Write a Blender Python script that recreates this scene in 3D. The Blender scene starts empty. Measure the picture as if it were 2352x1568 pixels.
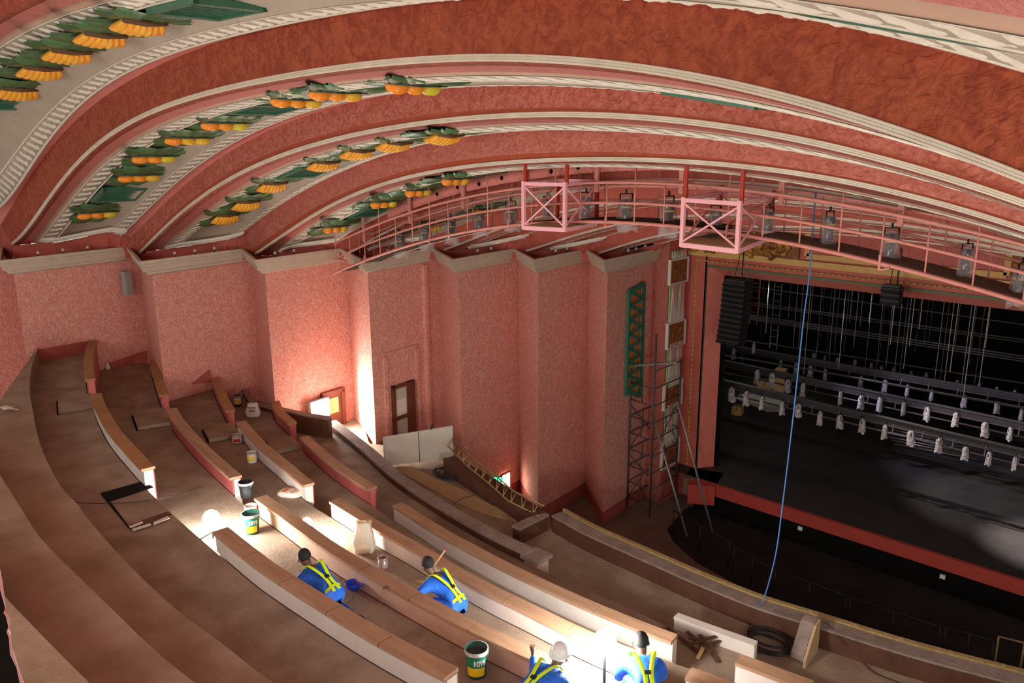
import bpy, math, random
import numpy as np
from mathutils import Vector, Matrix
random.seed(7)
col = bpy.context.scene.collection
# ------------------------------------------------------------------ surveyed camera: used for placing things at their real positions
f = 1900.; pit = math.radians(14.0); rol = .0062; AZ = math.radians(43.6); H = 12.
hf = np.array([-math.sin(AZ), math.cos(AZ), 0]); Rr = np.array([math.cos(AZ), math.sin(AZ), 0]); Zz = np.array([0, 0, 1.])
Fw = hf*math.cos(pit)-Zz*math.sin(pit); Up = hf*math.sin(pit)+Zz*math.cos(pit)
xc = Rr*math.cos(rol)-Up*math.sin(rol); yc = Rr*math.sin(rol)+Up*math.cos(rol)
C0 = np.array([0, 0, H])
def ray(x, y): return Fw+xc*(x-1176)/f+yc*(784-y)/f
def atz(x, y, z):
    d = ray(x, y); return C0+d*(z-H)/d[2]
def atv(x, y, v):
    d = ray(x, y); return C0+d*v/d[1]
def atd(x, y, dist): return C0+ray(x, y)*dist
def onpl(x, y, P, n):
    d = ray(x, y); n = np.array(n, float); return C0+d*((np.array(P)-C0)@n)/(d@n)
def V3(a): return Vector((float(a[0]), float(a[1]), float(a[2])))
# ------------------------------------------------------------------ materials
M = {}
def mat(name, c, rough=.7, c2=None, nscale=4., bump=0., bscale=30., metal=0., emit=None, estr=0., alpha=1., kind='noise', spec=.4, stretch=None, thr=(.35, .65), trans=0.):
    m = bpy.data.materials.new(name); m.use_nodes = True; nt = m.node_tree; b = nt.nodes['Principled BSDF']
    b.inputs['Base Color'].default_value = (*c, 1); b.inputs['Roughness'].default_value = rough; b.inputs['Metallic'].default_value = metal
    b.inputs['Specular IOR Level'].default_value = spec
    if trans: b.inputs['Transmission Weight'].default_value = trans
    if emit: b.inputs['Emission Color'].default_value = (*emit, 1); b.inputs['Emission Strength'].default_value = estr
    if alpha < 1: b.inputs['Alpha'].default_value = alpha
    if c2 or bump:
        tc = nt.nodes.new('ShaderNodeTexCoord'); mp = nt.nodes.new('ShaderNodeMapping'); nt.links.new(tc.outputs['Object'], mp.inputs[0])
        if stretch: mp.inputs['Scale'].default_value = stretch
    if c2:
        n = nt.nodes.new('ShaderNodeTexNoise'); n.inputs['Scale'].default_value = nscale; n.inputs['Detail'].default_value = 6
        n.inputs['Roughness'].default_value = .6
        if kind == 'worm': n.inputs['Distortion'].default_value = 1.6
        nt.links.new(mp.outputs[0], n.inputs[0])
        r = nt.nodes.new('ShaderNodeValToRGB'); r.color_ramp.elements[0].position = thr[0]; r.color_ramp.elements[1].position = thr[1]
        r.color_ramp.elements[0].color = (*c, 1); r.color_ramp.elements[1].color = (*c2, 1)
        nt.links.new(n.outputs[0], r.inputs[0]); nt.links.new(r.outputs[0], b.inputs['Base Color'])
    if bump:
        n2 = nt.nodes.new('ShaderNodeTexNoise'); n2.inputs['Scale'].default_value = bscale; n2.inputs['Detail'].default_value = 3
        if kind == 'worm': n2.inputs['Distortion'].default_value = 1.6
        nt.links.new(mp.outputs[0], n2.inputs[0])
        bp = nt.nodes.new('ShaderNodeBump'); bp.inputs['Strength'].default_value = bump; bp.inputs['Distance'].default_value = .05
        nt.links.new(n2.outputs[0], bp.inputs['Height']); nt.links.new(bp.outputs[0], b.inputs['Normal'])
    M[name] = m; return m
mat('wall', (.66, .245, .18), .8, (.74, .39, .325), 9, .9, 9, kind='worm', thr=(.42, .6))
mat('wall_base', (.36, .075, .06), .6, (.42, .1, .08), 3, .3, 12)
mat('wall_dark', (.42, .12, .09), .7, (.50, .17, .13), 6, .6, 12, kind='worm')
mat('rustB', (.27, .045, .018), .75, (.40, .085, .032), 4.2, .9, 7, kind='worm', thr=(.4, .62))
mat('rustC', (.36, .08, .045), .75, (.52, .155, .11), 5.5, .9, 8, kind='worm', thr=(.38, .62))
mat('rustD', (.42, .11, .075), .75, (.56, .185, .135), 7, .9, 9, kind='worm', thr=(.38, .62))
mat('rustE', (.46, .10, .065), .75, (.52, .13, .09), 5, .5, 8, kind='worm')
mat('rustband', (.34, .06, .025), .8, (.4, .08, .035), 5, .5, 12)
mat('pink', (.68, .20, .16), .75, (.74, .27, .22), 7, .5, 22, kind='worm')
mat('frieze', (.42, .09, .06), .75, (.48, .11, .08), 3, .3, 10)
mat('beige', (.50, .30, .20), .7, (.56, .35, .25), 2)
mat('panel', (.42, .34, .26), .8, (.47, .39, .3), 2)
mat('plaster', (.74, .68, .56), .6, (.66, .58, .46), 3, .15, 20)
mat('rope', (.78, .72, .6), .5, (.7, .62, .5), 5, .25, 60, stretch=(1, 1, 1))
mat('cornice', (.52, .42, .32), .6, (.58, .48, .37), 3, .1, 20)
mat('void', (.012, .009, .007), .95, spec=.1)
mat('green', (.035, .13, .075), .35, (.05, .17, .10), 6)
mat('leafA', (.03, .11, .05), .35, (.09, .13, .04), 5, .3, 20)
mat('leafB', (.05, .17, .07), .4, (.10, .2, .07), 6, .2, 20)
mat('leafD', (.03, .055, .04), .5)
mat('banana', (.85, .30, .02), .35, (.90, .52, .05), 3)
mat('banana_tip', (.12, .05, .02), .6)
mat('mangoO', (.9, .24, .02), .3, (.92, .38, .03), 4)
mat('mangoY', (.8, .42, .03), .3, (.75, .5, .04), 4)
mat('mangoG', (.62, .55, .04), .3, (.75, .5, .04), 4)
mat('concrete', (.23, .162, .112), .85, (.33, .248, .18), 1.6, .25, 14, thr=(.38, .62))
mat('concrete2', (.25, .165, .10), .8, (.36, .262, .18), 1.1, .2, 10, thr=(.36, .64))
mat('capwood', (.36, .205, .12), .55, (.46, .285, .18), 2.5, .1, 20, stretch=(.6, 4, 4))
mat('capdark', (.30, .14, .055), .6, (.4, .2, .09), 3, .1, 20)
mat('whiteface', (.62, .56, .50), .8, (.70, .64, .58), 2, .1, 14)
mat('redface', (.36, .08, .075), .7, (.42, .11, .10), 3, .2, 14)
mat('rawface', (.52, .33, .24), .8, (.60, .41, .31), 2, .15, 12)
mat('endred', (.55, .15, .12), .7)
mat('dustwood', (.20, .15, .125), .8, (.30, .235, .2), 3, .3, 14)
mat('ply', (.42, .28, .15), .7, (.48, .33, .19), 3)
mat('darkwood', (.075, .03, .018), .6, (.12, .05, .028), 3)
mat('board', (.55, .50, .42), .8, (.60, .55, .46), 2)
mat('gantry', (.60, .22, .18), .5, (.66, .27, .22), 8)
mat('deck', (.12, .065, .045), .8)
mat('cradle', (.86, .42, .46), .5)
mat('redpost', (.42, .035, .015), .5, (.34, .03, .015), 8)
mat('black', (.012, .012, .013), .6)
mat('blackfloor', (.028, .025, .024), .65, (.045, .04, .038), 1.5, .15, 6, thr=(.3, .7))
mat('drape', (.006, .006, .006), .95, spec=.05)
mat('pitfloor', (.018, .016, .017), .85, (.028, .024, .024), 1, spec=.15)
mat('stalls', (.15, .10, .075), .9, (.2, .135, .1), 1.5)
mat('steel', (.22, .2, .2), .4, metal=.7)
mat('pipe', (.11, .095, .10), .45, metal=.4)
mat('truss', (.05, .045, .05), .5, metal=.3)
mat('flyline', (.45, .38, .27), .7)
mat('scaf', (.085, .08, .08), .5, metal=.4)
mat('scafb', (.3, .29, .29), .45, metal=.5)
mat('bag', (.62, .56, .55), .12, alpha=.3, spec=.9, bump=1., bscale=14)
mat('bagdense', (.86, .80, .82), .14, (.40, .36, .37), 12, alpha=.8, spec=.9, bump=1., bscale=12)
mat('glass', (.1, .1, .12), .05, spec=.8)
mat('card', (.52, .30, .12), .8, (.58, .34, .14), 5)
mat('bluerope', (.07, .20, .48), .7)
mat('cable', (.02, .02, .022), .5)
mat('bucket', (.016, .07, .05), .35)
mat('bucket_in', (.05, .06, .05), .5)
mat('bucketrim', (.60, .66, .62), .4, (.35, .42, .38), 20)
mat('yellow', (.85, .62, .02), .4)
mat('greenlab', (.01, .23, .13), .4)
mat('whitelab', (.75, .75, .72), .4)
mat('redlab', (.55, .03, .02), .4)
mat('orangelab', (.62, .2, .08), .5)
mat('tin', (.45, .38, .38), .35, (.55, .45, .44), 10, metal=.4)
mat('mauve', (.28, .2, .2), .5)
mat('paper', (.62, .54, .48), .8, (.70, .63, .56), 6, .4, 12)
mat('sack', (.66, .60, .46), .6, (.74, .68, .56), 6, .6, 10)
mat('cream', (.62, .45, .2), .6)
mat('bluecloth', (.012, .11, .62), .75, (.02, .16, .75), 9, .3, 20)
mat('hivis', (.62, .9, .02), .5, emit=None)
mat('skin', (.14, .065, .04), .55)
mat('hair', (.012, .01, .01), .8)
mat('navy', (.02, .035, .09), .8)
mat('helmet', (.015, .07, .75), .25)
mat('helmetw', (.75, .78, .8), .25)
mat('pinkcloth', (.6, .1, .16), .8)
mat('wrap', (.62, .55, .48), .35, (.72, .66, .58), 5, .8, 14)
mat('signgreen', (0, .3, .08), .4, emit=(.02, 1, .22), estr=7)
mat('lampglow', (1, 1, 1), .4, emit=(1, .98, .93), estr=260)
mat('doorglow', (1, 1, 1), .4, emit=(1, .9, .72), estr=14)
mat('bulb', (.5, .45, .4), .1, spec=.9)
mat('gold', (.50, .25, .045), .4, (.16, .06, .015), 2.5, .5, 9, metal=.25, thr=(.42, .64))
mat('goldline', (.62, .42, .10), .45, (.4, .26, .06), 20, metal=.2)
mat('yellowpaint', (.55, .34, .10), .6, (.62, .4, .13), 6)
mat('prosred', (.44, .095, .065), .55, (.50, .12, .09), 2, .1, 12)
mat('prospink', (.60, .16, .12), .5, (.66, .2, .15), 3)
mat('prosgreen', (.10, .13, .05), .5)
mat('stagered', (.42, .06, .04), .5, (.36, .05, .035), 2)
mat('relief', (.36, .12, .03), .45, (.17, .055, .02), 4, .7, 8, kind='worm')
mat('pgreen', (.28, .44, .18), .55, (.34, .5, .24), 8)
mat('pwhite', (.68, .60, .54), .55)
mat('ppink', (.68, .32, .30), .55)
mat('orn_green', (.02, .16, .10), .45)
mat('orn_gold', (.50, .20, .07), .45)
mat('doorwood', (.14, .04, .022), .4)
mat('frost', (.50, .46, .40), .25)
mat('greyspk', (.36, .35, .32), .5)
mat('wood', (.50, .32, .17), .7, (.56, .37, .21), 6)
mat('stripwood', (.40, .29, .13), .5, (.30, .2, .08), 14)
mat('steelbright', (.5, .48, .48), .35, metal=.8)
# ------------------------------------------------------------------ mesh builder
class MB:
    def __init__(s): s.v = []; s.f = []; s.m = []; s.sm = []
    def add(s, vs, fs, mi=0, smooth=False):
        o = len(s.v); s.v += [tuple(float(c) for c in p) for p in vs]
        for q in fs: s.f.append([o+i for i in q]); s.m.append(mi); s.sm.append(smooth)
    def box(s, c, size, ax=None, mi=0):
        X = np.array([1., 0, 0]); Y = np.array([0, 1., 0]); Z = np.array([0, 0, 1.])
        if ax is not None: X, Y, Z = [np.array(a, float) for a in ax]
        c = np.array(c, float); a, b, d = size[0]/2, size[1]/2, size[2]/2
        vs = [c+X*i*a+Y*j*b+Z*k*d for i in (-1, 1) for j in (-1, 1) for k in (-1, 1)]
        s.add(vs, [(0, 1, 3, 2), (4, 6, 7, 5), (0, 4, 5, 1), (2, 3, 7, 6), (0, 2, 6, 4), (1, 5, 7, 3)], mi)
    def bar(s, p, q, w, h=None, up=(0, 0, 1), mi=0):
        p = np.array(p, float); q = np.array(q, float); h = h or w; d = q-p; L = np.linalg.norm(d)
        if L < 1e-6: return
        d = d/L; u = np.array(up, float)
        if abs(d@u) > .98: u = np.array([0, 1., 0])
        x = np.cross(d, u); x /= np.linalg.norm(x); u = np.cross(x, d)
        s.box((p+q)/2, (L, w, h), (d, x, u), mi)
    def tube(s, pts, r, n=8, mi=0, closed=False, cap=True):
        pts = [np.array(p, float) for p in pts]; rs = r if hasattr(r, '__len__') else [r]*len(pts)
        rings = []; ref = None
        for i, p in enumerate(pts):
            d = pts[min(i+1, len(pts)-1)]-pts[max(i-1, 0)]
            if np.linalg.norm(d) < 1e-9: d = np.array([0, 0, 1.])
            d = d/np.linalg.norm(d)
            if ref is None: ref = np.array([0, 0, 1.]) if abs(d[2]) < .9 else np.array([1., 0, 0])
            x = np.cross(d, ref); x /= np.linalg.norm(x); y = np.cross(x, d); ref = y
            rings.append([p+rs[i]*(math.cos(a)*x+math.sin(a)*y) for a in [2*math.pi*k/n for k in range(n)]])
        vs = [q for R in rings for q in R]; fs = []
        for i in range(len(pts)-1):
            for k in range(n): fs.append((i*n+k, i*n+(k+1) % n, (i+1)*n+(k+1) % n, (i+1)*n+k))
        if cap: fs += [tuple(range(n))[::-1], tuple((len(pts)-1)*n+k for k in range(n))]
        s.add(vs, fs, mi, True)
    def lathe(s, prof, c=(0, 0, 0), n=24, mi=0, sx=1, sy=1):
        c = np.array(c, float); vs = []; fs = []
        for r, z in prof:
            for k in range(n):
                a = 2*math.pi*k/n; vs.append(c+np.array([r*sx*math.cos(a), r*sy*math.sin(a), z]))
        for i in range(len(prof)-1):
            for k in range(n): fs.append((i*n+k, i*n+(k+1) % n, (i+1)*n+(k+1) % n, (i+1)*n+k))
        s.add(vs, fs, mi, True)
    def ell(s, c, rad, ax=None, mi=0, nu=12, nv=8, bend=0):
        X = np.array([1., 0, 0]); Y = np.array([0, 1., 0]); Z = np.array([0, 0, 1.])
        if ax is not None: X, Y, Z = [np.array(a, float) for a in ax]
        c = np.array(c, float); vs = []; fs = []
        for i in range(nv+1):
            th = math.pi*i/nv
            for k in range(nu):
                a = 2*math.pi*k/nu; z = math.cos(th)
                lx = rad[0]*math.sin(th)*math.cos(a)+bend*(1-z*z); ly = rad[1]*math.sin(th)*math.sin(a); lz = rad[2]*z
                vs.append(c+X*lx+Y*ly+Z*lz)
        for i in range(nv):
            for k in range(nu): fs.append((i*nu+k, (i+1)*nu+k, (i+1)*nu+(k+1) % nu, i*nu+(k+1) % nu))
        s.add(vs, fs, mi, True)
    def grid(s, rows, mi=0, smooth=True, rowm=None):
        n = len(rows[0]); vs = [p for r in rows for p in r]; o = len(s.v)
        s.v += [tuple(float(c) for c in p) for p in vs]
        for i in range(len(rows)-1):
            m_ = rowm[i] if rowm else mi
            for j in range(n-1):
                s.f.append([o+i*n+j, o+i*n+j+1, o+(i+1)*n+j+1, o+(i+1)*n+j]); s.m.append(m_); s.sm.append(smooth)
    def prism(s, poly, ext, mi=0, mcap=None):
        poly = [np.array(p, float) for p in poly]; e = np.array(ext, float); n = len(poly)
        vs = poly+[p+e for p in poly]
        s.add(vs, [tuple(range(n))], mi if mcap is None else mcap); s.f.append([len(s.v)-n+i for i in range(n)][::-1]); s.m.append(mi); s.sm.append(False)
        o = len(s.v)-2*n
        for i in range(n): s.f.append([o+i, o+(i+1) % n, o+n+(i+1) % n, o+n+i]); s.m.append(mi); s.sm.append(False)
    def build(s, name, mats, parent=None, loc=None, **k):
        me = bpy.data.meshes.new(name); vs = s.v
        if loc is not None: vs = [(a-loc[0], b-loc[1], c-loc[2]) for a, b, c in vs]
        me.from_pydata(vs, [], s.f)
        for m_ in (mats if isinstance(mats, (list, tuple)) else [mats]): me.materials.append(M[m_])
        me.polygons.foreach_set('material_index', s.m); me.polygons.foreach_set('use_smooth', s.sm); me.update()
        o = bpy.data.objects.new(name, me); col.objects.link(o)
        if loc is not None: o.location = loc
        if parent is not None: o.parent = parent
        tag(o, **k); return o
def tag(o, label=None, cat=None, group=None, kind=None):
    if label: o['label'] = label
    if cat: o['category'] = cat
    if group: o['group'] = group
    if kind: o['kind'] = kind
    return o
def thing(name, label, cat, loc=(0, 0, 0), rz=0, group=None):
    o = bpy.data.objects.new(name, None); col.objects.link(o); o.location = V3(loc); o.rotation_euler = (0, 0, rz); o.empty_display_size = .1
    return tag(o, label, cat, group)
def struct(mb, name, mats): return mb.build(name, mats, kind='structure')
def copy_tree(o, parent=None):
    c = o.copy(); col.objects.link(c); c.parent = parent
    for ch in list(o.children): copy_tree(ch, c)
    return c
def relabel(o, label, group=None):
    o['label'] = label
    if group: o['group'] = group
ORD = ['first', 'second', 'third', 'fourth', 'fifth', 'sixth', 'seventh', 'eighth', 'ninth', 'tenth', 'eleventh', 'twelfth', 'thirteenth', 'fourteenth', 'fifteenth', 'sixteenth', 'seventeenth']
# ------------------------------------------------------------------ the arched ceiling
VK = dict(A=5.0, B=7.5, C=10.0, D=12.2, E=14.1, F=15.9, G=17.4, H=18.6, I=20.0)
AX = dict(A=-12.4, B=-11.7, C=-10.4, D=-9.6, E=-9.1, F=-8.5, G=-7.9, H=-7.5, I=-7.2)
def fit(pts, v, ax, deg=6, mirror=True, maxu=None):
    P = [atv(x, y, v) for x, y in pts]; uz = [(p[0], p[2]) for p in P]
    mx = max(u for u, z in uz)
    if mirror:
        for u, z in list(uz):
            mu = 2*ax-u
            if mu > mx+.8: uz.append((mu, z))
    u = np.array([a for a, b in uz]); z = np.array([b for a, b in uz]); s = 14.
    co = np.polyfit((u-ax)/s, z, deg)
    u0 = u.min()
    return (lambda q: np.polyval(co, (np.asarray(q)-ax)/s)), u0
LN = {
 'MB': [(29,566),(82,493),(142,422),(210,363),(283,300),(344,264),(400,239),(457,216),(534,197),(630,181),(725,168),(800,161),(928,155),(1030,154),(1183,161),(1400,178),(1553,190),(1681,210),(1834,239),(2000,270),(2092,291),(2227,321),(2352,350)],
 'MC': [(321,585),(400,503),(477,449),(553,403),(649,363),(725,336),(800,313),(928,289),(1055,277),(1208,273),(1400,279),(1553,287),(1706,308),(1834,330),(2000,364),(2092,385),(2227,419),(2352,453)],
 'MD': [(587,586),(668,531),(725,493),(800,459),(902,419),(1030,393),(1183,375),(1400,369),(1604,378),(1783,400),(2000,437),(2131,465),(2246,498),(2352,526)],
 'ME': [(790,596),(813,578),(834,565),(889,534),(939,511),(1022,485),(1100,460),(1201,440),(1375,419),(1500,416),(1640,419),(1700,424),(1843,444),(1992,465),(2095,484),(2232,513),(2307,531)],
 'MF': [(1020,577),(1097,544),(1160,524),(1201,514),(1282,493),(1368,475),(1420,468),(1520,459),(1640,461),(1725,465),(1791,468),(1892,475),(1990,486),(2091,501),(2216,526),(2352,559)],
 'MG': [(1209,579),(1276,556),(1342,537),(1420,519),(1471,511),(1552,499),(1662,494),(1793,498),(1892,504),(1992,512),(2075,520),(2208,543),(2352,573)],
 'MH': [(1373,585),(1420,569),(1471,554),(1567,535),(1662,526),(1866,524),(1949,530),(2078,540),(2216,560),(2352,585)],
 'TB': [(2,520),(6,510),(44,440),(92,376),(163,300),(247,220),(344,159),(400,133),(496,96),(601,69),(687,50),(800,30),(1176,3)],
 'TC': [(300,547),(354,491),(400,449),(500,366),(600,318),(687,268),(763,247),(800,238),(953,215),(1106,202),(1221,195)],
 'TD': [(561,539),(629,491),(706,440),(800,391),(928,347),(1055,319),(1157,305),(1246,299)],
 'TE': [(783,552),(812,538),(870,501),(938,470),(1040,436),(1142,412),(1193,405)],
 'TF': [(980,548),(1005,539),(1055,521),(1097,506),(1143,486),(1193,474)],
 'TG': [(1201,546),(1226,535),(1247,527),(1300,510),(1360,495)],
 'TH': [(1375,551),(1420,536),(1455,527),(1554,508)],
 'TI': [(1531,557),(1617,539),(1700,532)],
 'oA': [(0,107),(119,44),(258,0),(1900,9),(2102,32),(2352,83)],
 'iA': [(0,168),(107,107),(216,52),(325,17),(400,5),(1900,37),(2150,79),(2352,125)],
 'jA': [(0,394),(71,300),(134,235),(258,147),(400,93),(534,54),(630,30),(800,7)],
 'pA': [(0,478),(107,329),(134,300),(201,230),(325,155),(400,122),(476,98),(591,67),(687,44),(800,29)],
 'oB': [(82,562),(134,491),(172,441),(230,392),(306,334),(354,300),(400,277),(486,243),(572,224),(649,210),(725,197),(800,190),(928,183),(1055,177),(1157,180),(1259,184),(1400,192),(1553,210),(1681,227),(1808,250),(2000,287),(2188,333),(2352,370)],
 'iB': [(140,541),(191,468),(247,415),(298,373),(354,334),(419,300),(457,275),(507,258),(563,241),(630,231),(725,216),(800,206),(928,196),(1055,188),(1132,190),(1400,205),(1540,216),(1668,233),(1834,263),(2000,296),(2188,342),(2352,379)],
 'jB': [(256,528),(314,472),(363,424),(400,395),(457,354),(515,317),(551,300),(620,270),(687,249),(744,233),(800,225),(953,207),(1055,196),(1132,192)],
 'oC': [(398,556),(457,503),(515,465),(591,419),(668,378),(725,357),(800,337),(928,307),(1055,294),(1183,287),(1400,292),(1579,304),(1757,332),(1900,357),(2000,375),(2092,398),(2227,429),(2352,467)],
 'iC': [(436,543),(477,507),(534,466),(610,419),(687,382),(800,347),(928,322),(1030,305),(1157,300),(1400,301),(1553,312),(1681,327),(1885,360),(2000,382),(2092,404),(2227,436),(2352,474)],
 'jC': [(545,530),(610,482),(687,430),(800,379),(930,335),(1055,313),(1157,301)],
 'oD': [(651,567),(706,524),(740,504),(839,458),(906,436),(989,410),(1100,390),(1400,377),(1579,386),(1719,405),(1834,417),(2000,446),(2150,481),(2352,545)],
 'iD': [(670,563),(740,528),(790,501),(856,468),(922,445),(1005,421),(1100,400),(1190,387),(1400,382),(1578,392),(1719,409),(1834,421),(2000,449),(2150,485),(2352,550)],
 'jD': [(773,546),(839,513),(906,475),(989,441),(1100,408)],
}
LN['MA'] = [(-200, 165), (0, 34), (30, 16), (63, 0), (300, -95), (700, -190), (1200, -215), (1700, -180), (2100, -115), (2352, -90)]
def _sh(key, x0, d): return [(x, y-d) for x, y in LN[key] if x >= x0]
LN['TB'] = [q for q in LN['TB'] if q[0] <= 800]+[(1100, 6), (1300, 4), (1600, 17), (1900, 50), (2200, 100), (2352, 118)]
LN['pA'] = LN['pA']+[(1100, 3), (1300, 1), (1600, 14), (1900, 45), (2200, 92), (2352, 112)]
LN['jA'] = LN['jA']+[(1100, -6), (1300, -8), (1600, 4), (1900, 32), (2200, 78), (2352, 102)]
LN['TC'] = LN['TC']+_sh('iB', 1400, 4); LN['jB'] = LN['jB']+_sh('iB', 1400, 4)
LN['TD'] = LN['TD']+_sh('iC', 1400, 4); LN['jC'] = LN['jC']+_sh('iC', 1400, 4)
LN['TE'] = LN['TE']+_sh('iD', 1400, 4); LN['jD'] = LN['jD']+_sh('iD', 1400, 4)
LN['TF'] = LN['TF']+[(1300, 446), (1455, 428), (1572, 428), (1640, 430), (1740, 434), (1843, 452), (1992, 470), (2232, 518), (2307, 536)]
LN['TG'] = [(1201,546),(1226,535),(1247,527),(1300,512),(1360,495),(1430,481),(1520,473),(1640,472),(1791,477),(1990,496),(2216,538),(2352,570)]
LN['TH'] = LN['TH']+[(1662, 505), (1793, 506), (1892, 511), (2075, 528), (2352, 580)]
LN['TI'] = LN['TI']+[(1866, 533), (1949, 539), (2216, 567), (2352, 592)]
TT = dict(M=0., o=.2, i=.34, j=.82, p=.925, T=1.)
CV = {}
for k in 'ABCDEFGH':
    nk = chr(ord(k)+1); dv = VK[nk]-VK[k]; axn = AX[nk]
    for c in 'MoijpT':
        v = VK[k]+TT[c]*dv; ax = AX[k]+TT[c]*(axn-AX[k])
        key = ('T'+nk) if c == 'T' else c+k
        if key in LN: CV[(k, c)] = (v,)+fit(LN[key], v, ax, 6 if len(LN[key]) > 9 else 4)
CV[('A', 'M')] = (5.0, CV[('A', 'M')][1], -32.) if ('A', 'M') in CV else None
def zt(k, t, u):
    """height of soffit k at fraction t and cross position u"""
    ks = sorted([(TT[c], CV[(k, c)]) for c in 'MoijpT' if (k, c) in CV], key=lambda q: q[0])
    for (ta, a), (tb, b) in zip(ks[:-1], ks[1:]):
        if t <= tb+1e-9:
            w = (t-ta)/(tb-ta); za, zb = a[1](u), b[1](u)
            return za*(1-w)+zb*w
    return ks[-1][1][1](u)
def u0t(k, t):
    a = CV[(k, 'M')][2]; b = CV[(k, 'T')][2]
    if k == 'A': a, b = -31.5, -31.3
    return a+(b-a)*t
UR = 2.5
def vt(k, t): nk = chr(ord(k)+1); return VK[k]+t*(VK[nk]-VK[k])
def curve(k, t, n=150, dz=0., dv=0., uend=UR):
    a = u0t(k, t); return [np.array([u, vt(k, t)+dv, zt(k, t, u)+dz]) for u in [a+(uend-a)*(i/(n-1))**1.15 for i in range(n)]]
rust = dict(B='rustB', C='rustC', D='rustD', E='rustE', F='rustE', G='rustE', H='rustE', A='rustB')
_S = [(-28.3, 2.5), (-25.67, 6.94), (-22.6, 9.45), (-20.52, 11.68), (-18.5, 13.66), (-16.61, 15.32), (-14.96, 16.78), (-13.45, 17.91)]
_I = [(-28.77, 7.85), (-26.02, 10.5), (-22.92, 12.61), (-20.78, 14.6), (-18.76, 16.48), (-16.87, 18.02), (-15.19, 19.31), (-13.69, 20.45)]
def wline(k, v):
    i = 'ABCDEFGH'.index(k); a, b = _S[i], _I[i]; return a[0]+(b[0]-a[0])*(v-a[1])/(b[1]-a[1])-.02
for k in 'ABCDEFGH':
    mb = MB()
    ts = [(0, 0), (.06, 0), (.06, .02), (.15, .0), (.155, .04), (.2, .0), (.34, 0), (.345, .10), (.80, .10), (.82, 0), (.925, 0), (.93, .02), (1., .02)]
    mi = [0, 1, 1, 1, 2, 3, 3, 3, 3, 3, 1, 1]
    if k in 'EFGH':
        ts = [(0, 0), (.1, 0), (.2, 0), (.34, 0), (.345, .06), (.8, .06), (.82, 0), (.925, 0), (1., 0)]; mi = [0, 1, 1, 3, 3, 3, 3, 1] if k == 'E' else [0, 1, 1, 0, 0, 0, 1, 1]
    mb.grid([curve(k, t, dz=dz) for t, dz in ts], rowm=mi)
    # riser above this soffit's near edge
    if k != 'A':
        pk = chr(ord(k)-1); n = 150
        bot = curve(k, 0, n); a = CV[(pk, 'T')][2]; ztop = CV[(pk, 'T')][1]
        us = [a+(UR-a)*(i/(n-1))**1.15 for i in range(n)]
        top = [np.array([u, VK[k], ztop(u)+.02]) for u in us]
        mid = [b*(.72)+t_*(.28) for b, t_ in zip(bot, top)]
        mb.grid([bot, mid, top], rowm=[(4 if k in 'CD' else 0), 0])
        uM, uT, zT_ = bot[0][0], top[0][0], top[0][2]; i_ = 'ABCDEFGH'.index(k); pI = _I[i_-1]; pS = _S[i_]; ur = pI[0]+(pS[0]-pI[0])*(VK[k]-pI[1])/(pS[1]-pI[1])-.1; mb.add([(uT-3.5, VK[k]+.03, 8.45), (min(uM+.25, ur), VK[k]+.03, 8.45), (uM+.02, VK[k]+.03, bot[0][2]), (uT+.05, VK[k]+.03, zT_+.1), (uT-3.5, VK[k]+.03, zT_+.1)], [(0, 1, 2, 3, 4)], 5)
    # frieze down to the cornice cove
    L = [np.array([u0t(k, t), vt(k, t), zt(k, t, u0t(k, t))]) for t, _ in ts]
    mb.grid([L, [np.array([min(p[0], wline(k, p[1])), p[1], 8.45]) for p in L]], mi=5, smooth=False)
    Rr_ = [np.array([UR, vt(k, t), zt(k, t, UR)]) for t, _ in ts]
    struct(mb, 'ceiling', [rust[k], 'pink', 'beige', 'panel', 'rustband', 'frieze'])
    # white reeded moulding along the lower edge of each riser
    n = 150; prof = [(0, .128), (-.035, .13), (-.045, .118), (-.045, .098), (-.028, .092), (-.028, .085), (-.045, .078), (-.045, .054), (-.028, .048), (-.028, .042), (-.05, .036), (-.05, .004), (-.03, 0), (.04, -.002)]
    if k != 'A':
        sc = dict(B=.68, C=.62, D=.58).get(k, .45)
        mb = MB(); base = curve(k, 0, n)
        mb.grid([[p+np.array([0, a*sc, b*sc]) for p in base] for a, b in prof], smooth=False); struct(mb, 'trim_1', 'plaster')
mb = MB(); bot = curve('A', 0, 120); mb.grid([bot, [p+np.array([0, 0, 1.1]) for p in bot]], rowm=[0]); mb.grid([[p+np.array([0, -.05, 1.1]) for p in bot], [np.array([p[0], -4.5, p[2]+1.6]) for p in bot]], rowm=[1]); struct(mb, 'ceiling', ['rustB', 'pink'])
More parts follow.
